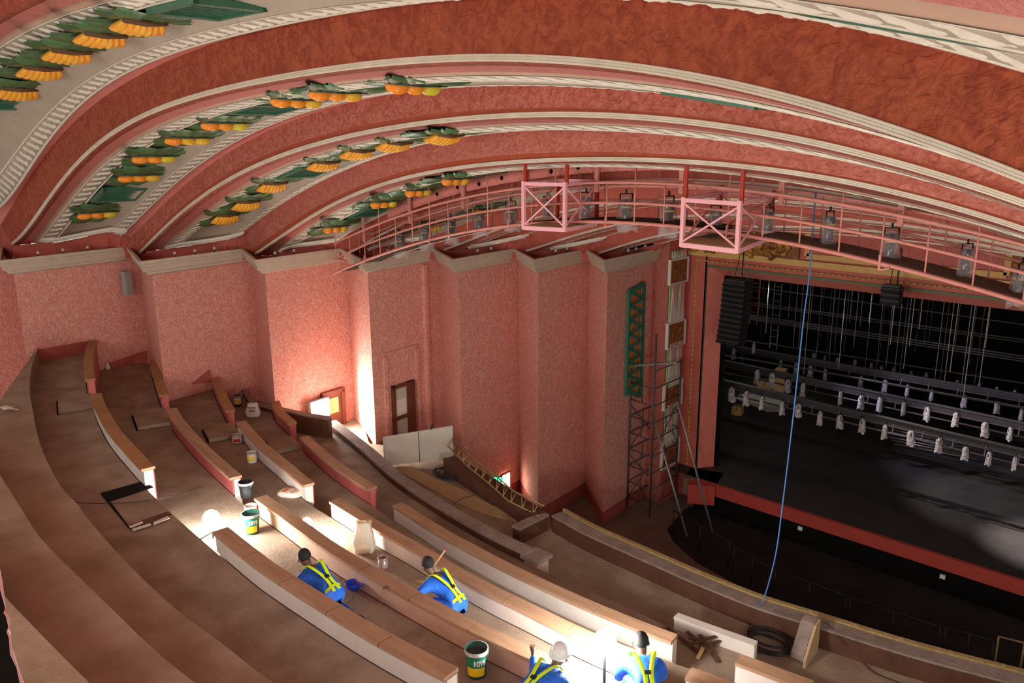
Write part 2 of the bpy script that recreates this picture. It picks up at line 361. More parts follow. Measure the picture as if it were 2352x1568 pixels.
# carved twisted-ribbon borders
def ribbon(k, ta, tb, amp=1., L=.62, detail=True, u1=UR):
    mb = MB(); n = 420 if detail else 140
    a0, b0 = u0t(k, ta), u0t(k, tb)
    mb.grid([curve(k, ta, 150, dz=-.01, uend=u1), curve(k, ta, 150, dz=-.012, uend=u1), curve(k, ta+.012, 150, dz=-.012, uend=u1), curve(k, ta+.014, 150, dz=.07, uend=u1), curve(k, tb-.014, 150, dz=.07, uend=u1), curve(k, tb-.012, 150, dz=-.01, uend=u1), curve(k, tb, 150, dz=-.01, uend=u1), curve(k, tb, 150, dz=.05, uend=u1)])
    if not detail: return struct(mb, 'trim_2', 'rope')
    dens = 2600 if k in 'AB' else 1500
    # fine sampling by arc length
    S = []; tm = (ta+tb)/2; u = u0t(k, tm)+.1; s = 0; z = float(zt(k, tm, u))
    step = .04 if k == 'A' else .055
    while u < u1:
        S.append((u, s)); h = .01; sl = (float(zt(k, tm, u+h))-z)/h; du = step/math.sqrt(1+sl*sl); u += du; z = float(zt(k, tm, u)); s += step
    hw = (tb-ta)*.5*.80
    for ph in (0, math.pi):
        rows = [[] for _ in range(7)]
        for u, s in S:
            c = math.sin(2*math.pi*s/L+ph); hgt = .026+(.03 if k == 'A' else .018)*math.cos(2*math.pi*s/L+ph)+.008*math.sin(2*math.pi*s/.055)*(1 if k in 'AB' else 0)
            for r in range(7):
                w = (r-3)/3.; t = tm+hw*(c*.62+w*.36)
                v = vt(k, t); zz = float(zt(k, t, u)) if False else None
                rows[r].append((u, t, hgt*math.sqrt(max(0, 1-w*w*.92))))
        R2 = []
        for r in rows:
            us = np.array([q[0] for q in r]); t_ = np.array([q[1] for q in r]); hh = np.array([q[2] for q in r])
            za = zt(k, ta, us); zb = zt(k, tb, us); w = (t_-ta)/(tb-ta); zz = za*(1-w)+zb*w-hh+.02
            R2.append([np.array([us[i], vt(k, t_[i]), zz[i]]) for i in range(len(us))])
        mb.grid(R2)
    return struct(mb, 'trim_2', 'rope')
for k in 'ABCD':
    ribbon(k, .2, .34, L=.78); ribbon(k, .82, .925, L=.72)
for k in 'EFGH':
    ribbon(k, .2, .34, detail=False); ribbon(k, .82, .925, detail=False, u1=-8.5 if k == 'E' else -9.2)
# frame across the foot of each ornamental panel
for k in 'BCDEFG':
    mb = MB()
    pts = []
    for t in np.linspace(.2, .925, 12):
        u = u0t(k, t)+.35+.0; pts.append(np.array([u, vt(k, t), float(zt(k, t, u))-.03]))
    for off in (0, .12): mb.tube([p+np.array([off, 0, off*.5]) for p in pts], .05, 6)
    struct(mb, 'trim_3', 'rope')
# flat fascia with lamp holes behind the lighting gantry
mb = MB(); rows = []
us = np.linspace(-17.5, UR, 90); zE = CV[('E', 'M')][1]
for a, b in ((0, .23), (-.1, .23), (-.1, .50), (0, .50)): rows.append([np.array([u, 13.75+a, zE(u)+b]) for u in us])
mb.grid(rows); hs = np.linspace(-15.5, 0, 22)
for i, u in enumerate(hs):
    z = zE(u)+.36+.03*math.sin(i*2.1); mb.ell((u, 13.645, z), (.05, .02, .05), mi=1)
struct(mb, 'trim_4', ['pink', 'void'])
# ------------------------------------------------------------------ left wall: stepped bays
SP = [None, (-25.67, 6.94), (-22.6, 9.45), (-20.52, 11.68), (-18.5, 13.66), (-16.61, 15.32), (-14.96, 16.78), (-13.45, 17.91)]
IP = [None, (-28.77, 7.85), (-26.02, 10.5), (-22.92, 12.61), (-20.78, 14.6), (-18.76, 16.48), (-16.87, 18.02), (-15.19, 19.31), (-13.69, 20.45)]
plan = [(-28.3, 2.5), IP[1]]
for k in range(1, 8): plan += [SP[k], IP[k+1]]
def wallhit(k, x, y):
    a = np.array(SP[k]); d = np.array(IP[k+1])-a; return onpl(x, y, (*a, 0), (d[1], -d[0], 0))
def wframe(k):
    a = np.array(SP[k]); d = np.array(IP[k+1])-a; d /= np.linalg.norm(d); return np.array([d[0], d[1], 0]), np.array([d[1], -d[0], 0])
for i in range(len(plan)-1):
    a = np.array([*plan[i], 0]); b = np.array([*plan[i+1], 0]); mb = MB()
    ztop = 8.62; zb = [5, 5, 4.6, 4, 3.8, 3, 2.6, 2.0, 1.2][min(i//2, 8)] if i < 6 else .7
    zb = .6
    long_ = i % 2 == 0
    if i >= 10: split = 1.28
    else: split = .6
    d = b-a; L = np.linalg.norm(d); n = np.array([d[1], -d[0], 0])/L
    if split > zb: mb.grid([[a+Zz*zb, b+Zz*zb], [a+Zz*split, b+Zz*split]], mi=1, smooth=False)
    mb.grid([[a+Zz*split, b+Zz*split], [a+Zz*ztop, b+Zz*ztop]], mi=0, smooth=False)
    struct(mb, 'wall_left', ['wall', 'wall_base'])
# bay 4 recessed panel above its door
# cornice swept round the bays
def sweep(planpts, prof, name, mats, z0=0):
    P = [np.array(p, float) for p in planpts]; nr = []
    for i in range(len(P)-1):
        d = P[i+1]-P[i]; d /= np.linalg.norm(d); nr.append(np.array([d[1], -d[0]]))
    rows = []
    for dd, z in prof:
        r = []
        for i, p in enumerate(P):
            if i == 0: o = nr[0]*dd
            elif i == len(P)-1: o = nr[-1]*dd
            else:
                m = nr[i-1]+nr[i]; m /= np.linalg.norm(m); o = m*dd/max(.45, m@nr[i])
            r.append(np.array([p[0]+o[0], p[1]+o[1], z0+z]))
        rows.append(r)
    mb = MB(); mb.grid(rows, smooth=False); return struct(mb, name, mats)
cp = [(-.5, 8.50), (.24, 8.50), (.24, 8.80), (.32, 8.80), (.32, 8.71), (.27, 8.69), (.27, 8.63), (.23, 8.61), (.23, 8.55), (.18, 8.53), (.18, 8.47), (.14, 8.45), (.14, 8.39), (.0, 8.34)]
sweep(plan, cp, 'trim_5', 'cornice')
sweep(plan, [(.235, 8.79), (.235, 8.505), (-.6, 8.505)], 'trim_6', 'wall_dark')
# baseboards where the seating meets the wall
for k, pts in ((1, [(84, 803), (215, 780), (215, 808), (92, 830)]), (1, [(250, 834), (334, 805), (337, 832), (240, 846)]), (2, [(438, 882), (480, 848), (488, 876)]), (3, [(640, 968), (780, 1000), (830, 1016), (640, 990)])):
    mb = MB(); ax, n = wframe(k); mb.prism([wallhit(k, *q)+n*.0 for q in pts], n*.05); struct(mb, 'baseboard_left', 'wall_base')
# ------------------------------------------------------------------ seating tiers
def zl(pts, z): return [atz(x, y, z)[:2] for x, y in pts]
def smooth_line(P, n=60):
    P = [np.array(p, float) for p in P]; out = []
    Q = [2*P[0]-P[1]]+P+[2*P[-1]-P[-2]]; m = max(2, n//(len(P)-1))
    for i in range(1, len(Q)-2):
        for j in range(m):
            t = j/m; a, b, c, d = Q[i-1:i+3]
            out.append(.5*((2*b)+(c-a)*t+(2*a-5*b+4*c-d)*t*t+(3*b-a-3*c+d)*t**3))
    out.append(P[-1]); return out
Fz = dict(m2=7.5, m1=7.05, m0=6.6, f0=6.17, f1=5.75, f2=5.12, f3=4.7, f4=4.3, f5=3.85, f6=3.3)
CH = .35
e_m1 = [(0, 1340), (9, 1366), (91, 1453), (206, 1568), (330, 1680)]
e_0 = [(-60, 1010), (-20, 1060), (0, 1090), (47, 1165), (91, 1232), (156, 1300), (254, 1395), (344, 1482), (449, 1568), (640, 1700)]
e_1 = [(83, 812), (71, 850), (68, 900), (73, 930), (92, 1019), (136, 1111), (177, 1156), (206, 1196), (272, 1272), (344, 1344), (417, 1409), (507, 1475), (580, 1533), (630, 1568), (830, 1690)]
p1 = [(203, 782), (193, 828), (196, 872), (208, 905), (218, 935), (245, 985), (283, 1031), (327, 1078), (400, 1145), (500, 1228), (563, 1280), (609, 1314), (711, 1380), (834, 1456), (982, 1536), (1200, 1640)]
p2 = [(344, 826), (346, 843), (356, 878), (367, 908), (383, 937), (398, 966), (452, 1027), (532, 1100), (585, 1143), (632, 1176), (685, 1215), (744, 1258), (834, 1314), (933, 1370), (1048, 1432), (1182, 1496), (1340, 1570), (1500, 1640)]
p3 = [(478, 851), (494, 893), (519, 943), (543, 969), (586, 1019), (628, 1055), (699, 1115), (758, 1151), (863, 1215), (946, 1261), (1015, 1303), (1111, 1357), (1200, 1400), (1297, 1448), (1420, 1502), (1572, 1552), (1760, 1620)]
p4 = [(623, 922), (634, 946), (663, 973), (690, 1004), (753, 1061), (845, 1123), (901, 1159), (1000, 1222), (1083, 1268), (1165, 1311), (1281, 1366), (1400, 1418), (1542, 1473), (1689, 1520), (1850, 1580), (2050, 1650)]
p5 = [(748, 966), (829, 1030), (898, 1092), (983, 1150), (1099, 1218), (1205, 1270), (1330, 1325), (1450, 1376), (1550, 1420), (1735, 1487), (1900, 1545), (2100, 1610)]
def ext(P, wall=True):
    P = [np.array(p) for p in P]; d = P[-1]-P[-2]; d /= np.linalg.norm(d); P.append(P[-1]+d*5.5)
    d = P[0]-P[1]; d /= np.linalg.norm(d); P.insert(0, P[0]+d*1.0); return P
B = {}
B['m1'] = ext(smooth_line(zl(e_m1, Fz['m1'])))
B['0'] = ext(smooth_line(zl(e_0, Fz['m0'])))
B['1'] = ext(smooth_line(zl(e_1, Fz['f0'])))
B['p1'] = ext(smooth_line(zl(p1, Fz['f1']+CH)))
B['p2'] = ext(smooth_line(zl(p2, Fz['f2']+CH)))
B['p3'] = ext(smooth_line(zl(p3, Fz['f3']+CH)))
B['p4'] = ext(smooth_line(zl(p4, Fz['f4']+CH)))
B['p5'] = ext(smooth_line(zl(p5, Fz['f5']+.2)))
def resamp(P, n=90):
    P = [np.array(p) for p in P]; L = [0]
    for a, b in zip(P[:-1], P[1:]): L.append(L[-1]+np.linalg.norm(b-a))
    out = []
    for i in range(n):
        s = L[-1]*i/(n-1); j = max(0, min(len(P)-2, int(np.searchsorted(L, s)-1))); w = (s-L[j])/max(1e-9, L[j+1]-L[j]); out.append(P[j]*(1-w)+P[j+1]*w)
    return out
def tier(a, b, z, m, drop=.8, under=True):
    A = resamp(a); Bq = resamp(b); mb = MB()
    mb.grid([[np.array([*p, z]) for p in A], [np.array([*(p*.5+q*.5), z]) for p, q in zip(A, Bq)], [np.array([*p, z]) for p in Bq], [np.array([*p, z-drop]) for p in Bq]], smooth=False)
    return struct(mb, 'floor', m)
back = [np.array([-32., -3.]), np.array([-24., -7.]), np.array([-10., -9.]), np.array([4., -9.5])]
tier(back, B['m1'], 7.05, 'concrete2')
tier(B['m1'], B['0'], 6.6, 'concrete2')
tier(B['0'], B['1'], 6.17, 'concrete2')
tier(B['1'], B['p1'], Fz['f1'], 'concrete')
tier(B['p1'], B['p2'], Fz['f2'], 'concrete')
tier(B['p2'], B['p3'], Fz['f3'], 'concrete')
tier(B['p3'], B['p4'], Fz['f4'], 'concrete')
tier(B['p4'], B['p5'], Fz['f5'], 'concrete')
# front level of the balcony, out to its parapet
fasc = [(1269, 1182), (1330, 1216), (1363, 1232), (1430, 1262), (1500, 1293), (1578, 1328), (1650, 1358), (1743, 1394), (1880, 1437), (2089, 1502), (2352, 1572)]
FZ = Fz['f6']+.42
FL = ext(smooth_line(zl(fasc, FZ)))[1:]
side_plan = [np.array([-20.3, 14.4])]+[atz(x, y, Fz['f6'])[:2] for x, y in ((1044, 1050), (1244, 1172))]
mb = MB(); A = resamp(B['p5']); Q = resamp([atz(930, 980, Fz['f6'])[:2], atz(1044, 1040, Fz['f6'])[:2], atz(1140, 1100, Fz['f6'])[:2], atz(1262, 1184, Fz['f6'])[:2]]+FL)
Q = resamp([np.array([-20.9, 14.9]), np.array([-18.6, 13.5])]+Q[1:])
mb.grid([[np.array([*p, Fz['f6']]) for p in A], [np.array([*p, Fz['f6']]) for p in Q], [np.array([*p, Fz['f6']-.5]) for p in Q]], smooth=False)
struct(mb, 'floor', 'concrete')
# ------------------------------------------------------------------ low row walls with timber caps
def polyseg(P, a, b):
    """part of plan polyline P between pixel-derived plan points a and b"""
    P = [np.array(p) for p in P]; ia = min(range(len(P)), key=lambda i: np.linalg.norm(P[i]-a)); ib = min(range(len(P)), key=lambda i: np.linalg.norm(P[i]-b))
    if ia > ib: ia, ib = ib, ia
    return P[ia:ib+1]
def offs(P, d):
    P = [np.array(p) for p in P]; out = []
    for i, p in enumerate(P):
        t = P[min(i+1, len(P)-1)]-P[max(i-1, 0)]; t /= np.linalg.norm(t); out.append(p+np.array([-t[1], t[0]])*d)
    return out
def slab(mb, P, d0, d1, z0, z1, mi=0):
    a = offs(P, d0); b = offs(P, d1); n = len(P)
    rows = [[np.array([*p, z0]) for p in a], [np.array([*p, z1]) for p in a], [np.array([*p, z1]) for p in b], [np.array([*p, z0]) for p in b], [np.array([*p, z0]) for p in a]]
    mb.grid(rows, mi=mi, smooth=False)
    for e in (0, -1): mb.add([rows[i][e] for i in range(4)], [(0, 1, 2, 3)], mi)
def row_wall(key, fz, fz2, x0, x1, label, face='whiteface', cap='capwood', inner='redface', w=.2, ch=CH, endm=None, joints=3):
    zc = fz+ch; a = atz(*x0, zc)[:2]; b = atz(*x1, zc)[:2]; P = polyseg(Bfine[key], a, b)
    if len(P) < 3: P = polyseg(Bfine[key], a, b+np.array([.1, 0]))
    t = thing('row_wall', label, 'low wall', (*P[len(P)//2], fz))
    def bb(mb, name, mats, **k):
        o = mb.build(name, mats, t, loc=None, **k); o.matrix_parent_inverse = Matrix.Translation(-t.location); return o
    mb = MB(); slab(mb, P, .02, .06, fz-.0, zc-.05); bb(mb, 'back_panel', face)
    mb = MB(); slab(mb, P, .06, w-.02, min(fz, fz2)-.02, zc-.055); bb(mb, 'core', endm or face)
    mb = MB(); slab(mb, P, w-.02, w, fz2, zc-.05); bb(mb, 'front_panel', inner)
    # cap in lengths with visible joints
    n = len(P); cuts = [int(round(i*(n-1)/joints)) for i in range(joints+1)]
    for i in range(joints):
        s = P[cuts[i]:cuts[i+1]+1]
        if len(s) < 2: continue
        s = [q.copy() for q in s]; dd = s[-1]-s[-2]; dd /= np.linalg.norm(dd); s[-1] = s[-1]-dd*.012
        mb = MB(); slab(mb, s, -.015, w+.03, zc-.055, zc); bb(mb, 'wooden_cap', cap)
    return t
Bfine = {k: resamp(v, 700) for k, v in B.items()}
RW = [
 ('p1', 'f1', 'f2', (203, 782), (196, 872), 'short low wall meeting pink wall, topmost at the left', 'redface', 'capdark', 'endred', 'endred', 1),
 ('p1', 'f1', 'f2', (209, 905), (327, 1078), 'curved low wall with broad brown wooden cap and white end, left of the sunken steps', 'whiteface', 'capdark', 'redface', None, 2),
 ('p1', 'f1', 'f2', (490, 1220), (1025, 1555), 'long low wall with white side nearest the camera, glossy brown cap end beside bucket', 'whiteface', 'capwood', 'rawface', None, 5),
 ('p2', 'f2', 'f3', (344, 826), (367, 908), 'short low wall with pink end in second row, touching the wall corner', 'redface', 'capdark', 'endred', 'endred', 1),
 ('p2', 'f2', 'f3', (384, 939), (532, 1098), 'curved low wall in second row ending beside the dark bucket', 'redface', 'capwood', 'redface', 'whiteface', 2),
 ('p2', 'f2', 'f3', (585, 1143), (1240, 1524), 'long low wall with bare salmon plaster side between the two crouching workers', 'rawface', 'capwood', 'rawface', None, 6),
 ('p3', 'f3', 'f4', (478, 851), (519, 943), 'short low wall in third row leading up to pink wall', 'redface', 'capdark', 'redface', 'endred', 1),
 ('p3', 'f3', 'f4', (543, 969), (699, 1115), 'curved low wall in third row with white end above the orange cement bag', 'whiteface', 'capwood', 'redface', None, 2),
 ('p3', 'f3', 'f4', (758, 1151), (1480, 1524), 'long brilliantly lit low wall with white side behind the white sack', 'whiteface', 'capwood', 'redface', None, 6),
 ('p3', 'f3', 'f4', (1572, 1552), (1760, 1620), 'low wall with pale cap just entering at bottom edge, right of fourth worker', 'whiteface', 'capwood', 'redface', None, 1),
 ('p4', 'f4', 'f5', (623, 922), (663, 973), 'short low wall in fourth row below the glaring floodlight', 'redface', 'capdark', 'redface', 'endred', 1),
 ('p4', 'f4', 'f5', (690, 1004), (845, 1123), 'curved low wall with dark red side and pink end in fourth row', 'redface', 'capwood', 'redface', 'endred', 2),
 ('p4', 'f4', 'f5', (901, 1159), (1542, 1473), 'long low wall with grey-white side in fourth row ending square at the right aisle', 'whiteface', 'capwood', 'redface', None, 5),
 ('p4', 'f4', 'f5', (1689, 1520), (1860, 1584), 'low wall with pale cap starting right of the right aisle', 'whiteface', 'capwood', 'redface', None, 1),
]
for key, a, b, x0, x1, lab, face, cap, inner, endm, jn in RW:
    row_wall(key, Fz[a], Fz[b], x0, x1, lab, face, cap, inner, endm=endm, joints=jn)
# P5: wide dusty parapet kerb
def kerb(P, d0, d1, z0, z1, name, label, cat, m, m2=None):
    mb = MB(); slab(mb, P, d0, d1, z0, z1-.05); 
    c = P[len(P)//2]; t = thing(name, label, cat, (*c, z0))
    o = mb.build('kerb_side', m, t); o.matrix_parent_inverse = Matrix.Translation(-t.location)
    mb = MB(); slab(mb, P, d0-.02, d1+.02, z1-.05, z1); o = mb.build('kerb_top', m2 or m, t); o.matrix_parent_inverse = Matrix.Translation(-t.location); return t
P = polyseg(Bfine['p5'], atz(752, 968, Fz['f5']+.2)[:2], atz(1205, 1270, Fz['f5']+.2)[:2])
kerb(P, 0, .26, Fz['f6'], Fz['f5']+.2, 'aisle_kerb', 'long dusty dark kerb curving down past the leaning board', 'kerb', 'darkwood', 'dustwood')
P = polyseg(Bfine['p5'], atz(1550, 1420, Fz['f5']+.2)[:2], atz(1735, 1487, Fz['f5']+.2)[:2])
kerb(P, 0, .12, Fz['f6'], Fz['f5']+.24, 'aisle_kerb', 'grey-white low kerb right of the brightest lamp', 'kerb', 'whiteface')
# end pier of the long kerb
p = atz(1232, 1262, Fz['f5']+.28); t = thing('end_pier', 'small timber-capped pier ending the long dusty kerb', 'pier', (p[0], p[1], Fz['f6']))
mb = MB(); mb.box((0, 0, .33), (.34, .34, .66)); mb.build('pier', 'rawface', t)
mb = MB(); mb.box((0, 0, .69), (.46, .46, .07)); mb.build('cap', 'dustwood', t)
q = atz(1180, 1288, Fz['f5']+.1); mb = MB(); mb.bar((0, -.1, .52), (q[0]-p[0], q[1]-p[1], .45), .14, .06); mb.build('short_rail', 'dustwood', t)
# back wall of fourth row: dark timber upstand
pts = [(556, 895), (578, 926), (600, 931), (696, 951), (753, 960)]
P = smooth_line(zl(pts, 4.45), 30); kerb(P, 0, .16, 3.85, 4.45, 'timber_upstand', 'dark timber upstand running under the floodlight to the pink wall', 'upstand', 'darkwood', 'dustwood')
# parapet of the side box
zb = Fz['f6']
pa = atz(1044, 1046, zb+.42)[:2]; pb = atz(1140, 1105, zb+.42)[:2]; pc = atz(1252, 1175, zb+.42)[:2]; pd = atz(1110, 1205, zb+.2)[:2]; pe = atz(1185, 1208, zb+.42)[:2]
P = smooth_line([pa, pb, pc], 24)
kerb(P, -.34, 0, .9, zb+.42, 'box_parapet', 'long dark timber parapet of the side box below the lattice ladder', 'parapet', 'darkwood', 'darkwood')
P = [pc, pe]
kerb(P, -.1, .1, .9, zb+.40, 'box_parapet', 'dark red end parapet closing the side box at its right', 'parapet', 'darkwood', 'dustwood')
# board strips on the box floor
for i, (a, b, c, d) in enumerate([((890, 1068), (955, 1092), (1220, 1196), (1140, 1190))]):
    q = [atz(*s, zb+.03) for s in ((930, 1062), (985, 1090), (1055, 1120), (1130, 1160), (1215, 1185), (1190, 1196), (1110, 1178), (1040, 1150), (960, 1105), (905, 1075))]
    mb = MB(); mb.prism(q, (0, 0, -.03)); mb.build('floor_board', 'ply', label='pale plywood strip laid on the side box floor', cat='board')
# balcony front parapet
mb = MB(); P = smooth_line(FL[:-1], 40)+[FL[-1]]
P = FL
slab(mb, P, -.0, .34, .9, FZ-.04); c = P[len(P)//3]
t = thing('balcony_parapet', 'long curving balcony front with a gold-brown strip along its edge', 'parapet', (*c, 1.9))
o = mb.build('parapet_wall', 'darkwood', t); o.matrix_parent_inverse = Matrix.Translation(-t.location)
mb = MB(); slab(mb, P, -.03, .27, FZ-.04, FZ); o = mb.build('parapet_top', 'dustwood', t); o.matrix_parent_inverse = Matrix.Translation(-t.location)
mb = MB(); slab(mb, P, .30, .40, FZ-.02, FZ+.03); Pf = offs(resamp(P, 60), .35)
for i, q in enumerate(Pf):
    if i % 3 == 0: mb.box((q[0], q[1], FZ+.0), (.07, .05, .09))
o = mb.build('batten_strip', 'stripwood', t, label='gold-brown batten strip with clips'); o.matrix_parent_inverse = Matrix.Translation(-t.location)
# timber partition at right of front level
a = atz(1871, 1435, FZ); b = atz(1865, 1500, zb)
pa = atz(1884, 1440, FZ+.05); pb_ = atz(1850, 1535, zb)
t = thing('timber_partition', 'raking plywood partition standing against balcony front at lower right', 'partition', (pb_[0], pb_[1], zb))
def L(p): return np.array(p)-np.array([pb_[0], pb_[1], zb])
s0 = np.array([*pb_[:2], zb]); s1 = np.array([*pa[:2], zb])
mb = MB(); mb.prism([L(s0), L(s1), L(s1+Zz*.62), L(s0*.35+s1*.65+Zz*.60), L(s0+Zz*.16)], (-.05, .0, 0)); mb.build('plywood_face', 'ply', t)
mb = MB(); mb.prism([L(s0)+np.array([-.05, 0, .1]), L(s1)+np.array([-.05, 0, .1]), L(s1+Zz*.64)+np.array([-.05, 0, 0]), L(s0*.35+s1*.65+Zz*.62)+np.array([-.05, 0, 0]), L(s0+Zz*.2)+np.array([-.05, 0, 0])], (-.22, 0, 0)); mb.build('grey_top', 'dustwood', t)
# sunken steps, hatches and stair boards
def slabpx(name, pts, z, h, m, label, cat, parts=None):
    q = [atz(*s, z) for s in pts]; c = sum(q)/len(q); mb = MB(); mb.prism([p-c for p in q], (0, 0, -h)); o = mb.build(name, m, label=label, cat=cat); o.location = V3(c); return o
t = thing('floor_hatch', 'small open black hatch in the concrete step at left', 'hatch', atz(129, 1137, 5.77))
for nm, pts, m in (('opening', [(112, 1120), (136, 1116), (151, 1140), (128, 1148)], 'void'), ('frame', [(104, 1116), (138, 1112), (155, 1142), (126, 1154)], 'dustwood'), ('lower_slot', [(129, 1149), (152, 1141), (155, 1146), (134, 1154)], 'void')):
    z = 5.766 if nm != 'frame' else 5.762
    q = [atz(*s, z)-atz(129, 1137, 5.77) for s in pts]; mb = MB(); mb.prism(q, (0, 0, -.01)); mb.build(nm, m, t)
t = thing('sunken_step', 'sunken dark step opening beside white wall end at left', 'step opening', atz(290, 1140, 5.77))
for nm, pts, m, z in (('opening', [(230, 1132), (330, 1104), (352, 1118), (246, 1152)], 'void', 5.766), ('side_gap', [(246, 1152), (252, 1150), (302, 1216), (294, 1210)], 'void', 5.766), ('near_slot', [(300, 1204), (385, 1174), (396, 1184), (305, 1218)], 'darkwood', 5.768), ('batten', [(296, 1208), (327, 1196), (329, 1200), (300, 1212)], 'whiteface', 5.79), ('batten', [(352, 1199), (386, 1184), (390, 1189), (354, 1204)], 'whiteface', 5.79), ('batten', [(303, 1214), (345, 1201), (347, 1205), (306, 1218)], 'whiteface', 5.80)):
    q = [atz(*s, z)-atz(290, 1140, 5.77) for s in pts]; mb = MB(); mb.prism(q, (0, 0, -.012)); mb.build(nm, m, t)
for lab, z, pts in (('upper left', Fz['f1'], [(132, 912), (204, 903), (214, 930), (134, 943)]), ('second row', Fz['f2'], [(304, 946), (377, 936), (392, 968), (316, 980)]), ('third row', Fz['f3'], [(465, 980), (528, 971), (560, 995), (480, 1008)]), ('fourth row', Fz['f4'], [(610, 1008), (667, 1000), (690, 1022), (628, 1038)])):
    # thin dark gap seen behind a loose step board
    q = [atz(x, y, z+.10) for x, y in pts]; c = sum(q)/4; t = thing('step_board', 'loose step board in the side aisle, '+lab, 'step board', (c[0], c[1], z), group=None)
    mb = MB(); mb.prism([p-np.array([c[0], c[1], z]) for p in q], (0, 0, -.09)); mb.build('board', 'concrete', t)
    d = (q[1]-q[0]); mb = MB(); mb.bar(q[0]-np.array([c[0], c[1], z+.095]), q[1]-np.array([c[0], c[1], z+.095]), .10, .02); mb.bar(q[0]-np.array([c[0], c[1], z+.095]), q[3]-np.array([c[0], c[1], z+.095]), .08, .02); mb.build('gap_strip', 'void', t)
# near ragged plaster edge at lower left (opening the photograph was taken through)
ed = [(-60, 1180), (0, 1310), (8, 1352), (14, 1394), (10, 1404), (20, 1412), (24, 1436), (18, 1448), (26, 1462), (30, 1500), (40, 1530), (52, 1568), (90, 1660)]
mb = MB(); D = 2.6
pp = [atd(x, y, D) for x, y in ed]; left = [atd(x-260, y+60, D) for x, y in ed]
mb.grid([left, [atd(x-5-3*math.sin(x*1.7), y+3, D) for x, y in ed], pp, [p+hf*.03-Rr*.02 for p in pp]], rowm=[0, 1, 1], smooth=False)
struct(mb, 'trim_7', ['void', 'ppink'])
# ------------------------------------------------------------------ stalls, pit and stage
mb = MB(); mb.grid([[(-20, 8, .9), (6, 8, .9)], [(-20, 24, .9), (6, 24, .9)]], smooth=False); struct(mb, 'floor', 'stalls')
pitpx = [(1570, 1172), (1532, 1215), (1547, 1242), (1600, 1290), (1700, 1345), (1850, 1405), (2000, 1450), (2352, 1535), (2700, 1610)]
q = [atz(x, y, .92) for x, y in pitpx]+[np.array([3.5, 20.7, .92]), np.array([-12.2, 20.7, .92])]
mb = MB(); mb.prism(q, (0, 0, -.03)); struct(mb, 'floor', 'pitfloor')
SZ = 1.9; SV = 20.72
mb = MB(); mb.grid([[(-13.5, SV, SZ), (4, SV, SZ)], [(-18, 33, SZ), (6, 33, SZ)]], smooth=False); struct(mb, 'floor', 'blackfloor')
mb = MB(); mb.box((-4.3, SV-.06, SZ-.17), (15.5, .12, .36)); mb.box((-4.3, SV-.02, 1.2), (15.5, .1, .7), mi=1)
o = struct(mb, 'trim_8', ['stagered', 'drape'])
# left end of the stage front: low red return and step
a = atz(1642, 1112, SZ); b = atz(1580, 1118, 1.75); c = atz(1583, 1165, .95)
t = thing('stage_step', 'low red stepped wall at the left end of stage front', 'low wall', (a[0], a[1], .9))
mb = MB(); mb.bar((0, 0, .7), (b[0]-a[0], b[1]-a[1], .7), .35, .6); mb.build('return_wall', 'stagered', t)
mb = MB(); mb.bar((-.1, .5, .75), (b[0]-a[0]-.4, b[1]-a[1]+.6, .75), .9, .5); mb.build('landing', 'stalls', t)
# stage box
mb = MB()
for quad in ([(-18, 21.9, SZ), (-18, 33, SZ), (-18, 33, 17), (-18, 21.9, 17)], [(-18, 33, SZ), (6, 33, SZ), (6, 33, 17), (-18, 33, 17)], [(6, 33, SZ), (6, 21.9, SZ), (6, 21.9, 17), (6, 33, 17)], [(-18, 21.9, 17), (-18, 33, 17), (6, 33, 17), (6, 21.9, 17)], [(-18, 21.95, SZ), (-12.0, 21.95, SZ), (-12.0, 21.95, 17), (-18, 21.95, 17)], [(-12, 21.95, 8.2), (6, 21.95, 8.2), (6, 21.95, 17), (-12, 21.95, 17)]): mb.add(quad, [(0, 1, 2, 3)])
struct(mb, 'wall_stage', 'drape')
# proscenium
PV = 21.4
def pz(x, y, v=PV): p = atv(x, y, v); return p
jl = pz(1634, 857)[0]; otop = pz(1646, 636)[2]; UE = 3.0
W8 = np.array([-13.02, 20.25]); W9 = np.array([pz(1580, 700)[0], PV])
mb = MB()
for a, b, m_ in ((np.array(IP[8]), W8, 2), (W8, W9, 0)):  # shade on the turned return is put into its darker wall colour
    mb.grid([[np.array([*a, .8]), np.array([*b, .8])], [np.array([*a, 10.5]), np.array([*b, 10.5])]], mi=m_, smooth=False)
def pr(u0, u1, z0, z1, v, mi): mb.add([(u0, v, z0), (u1, v, z0), (u1, v, z1), (u0, v, z1)], [(0, 1, 2, 3)], mi)
z1 = pz(1850, 649)[2]; z2 = pz(1850, 623)[2]; z3 = pz(1850, 609)[2]; z4 = pz(1850, 600)[2]
um = pz(1613, 850)[0]
mb.box(((W9[0]+um)/2, PV+.1, (otop+.8)/2+.9), (um-W9[0], .3, otop+1.), mi=0)
pr(W9[0], UE, z2, 10.9, PV, 0)              # upper field
mb.box(((W9[0]+UE)/2, PV+.04, (otop+.28+z2)/2), (UE-W9[0], .1, z2-otop-.28), mi=0)
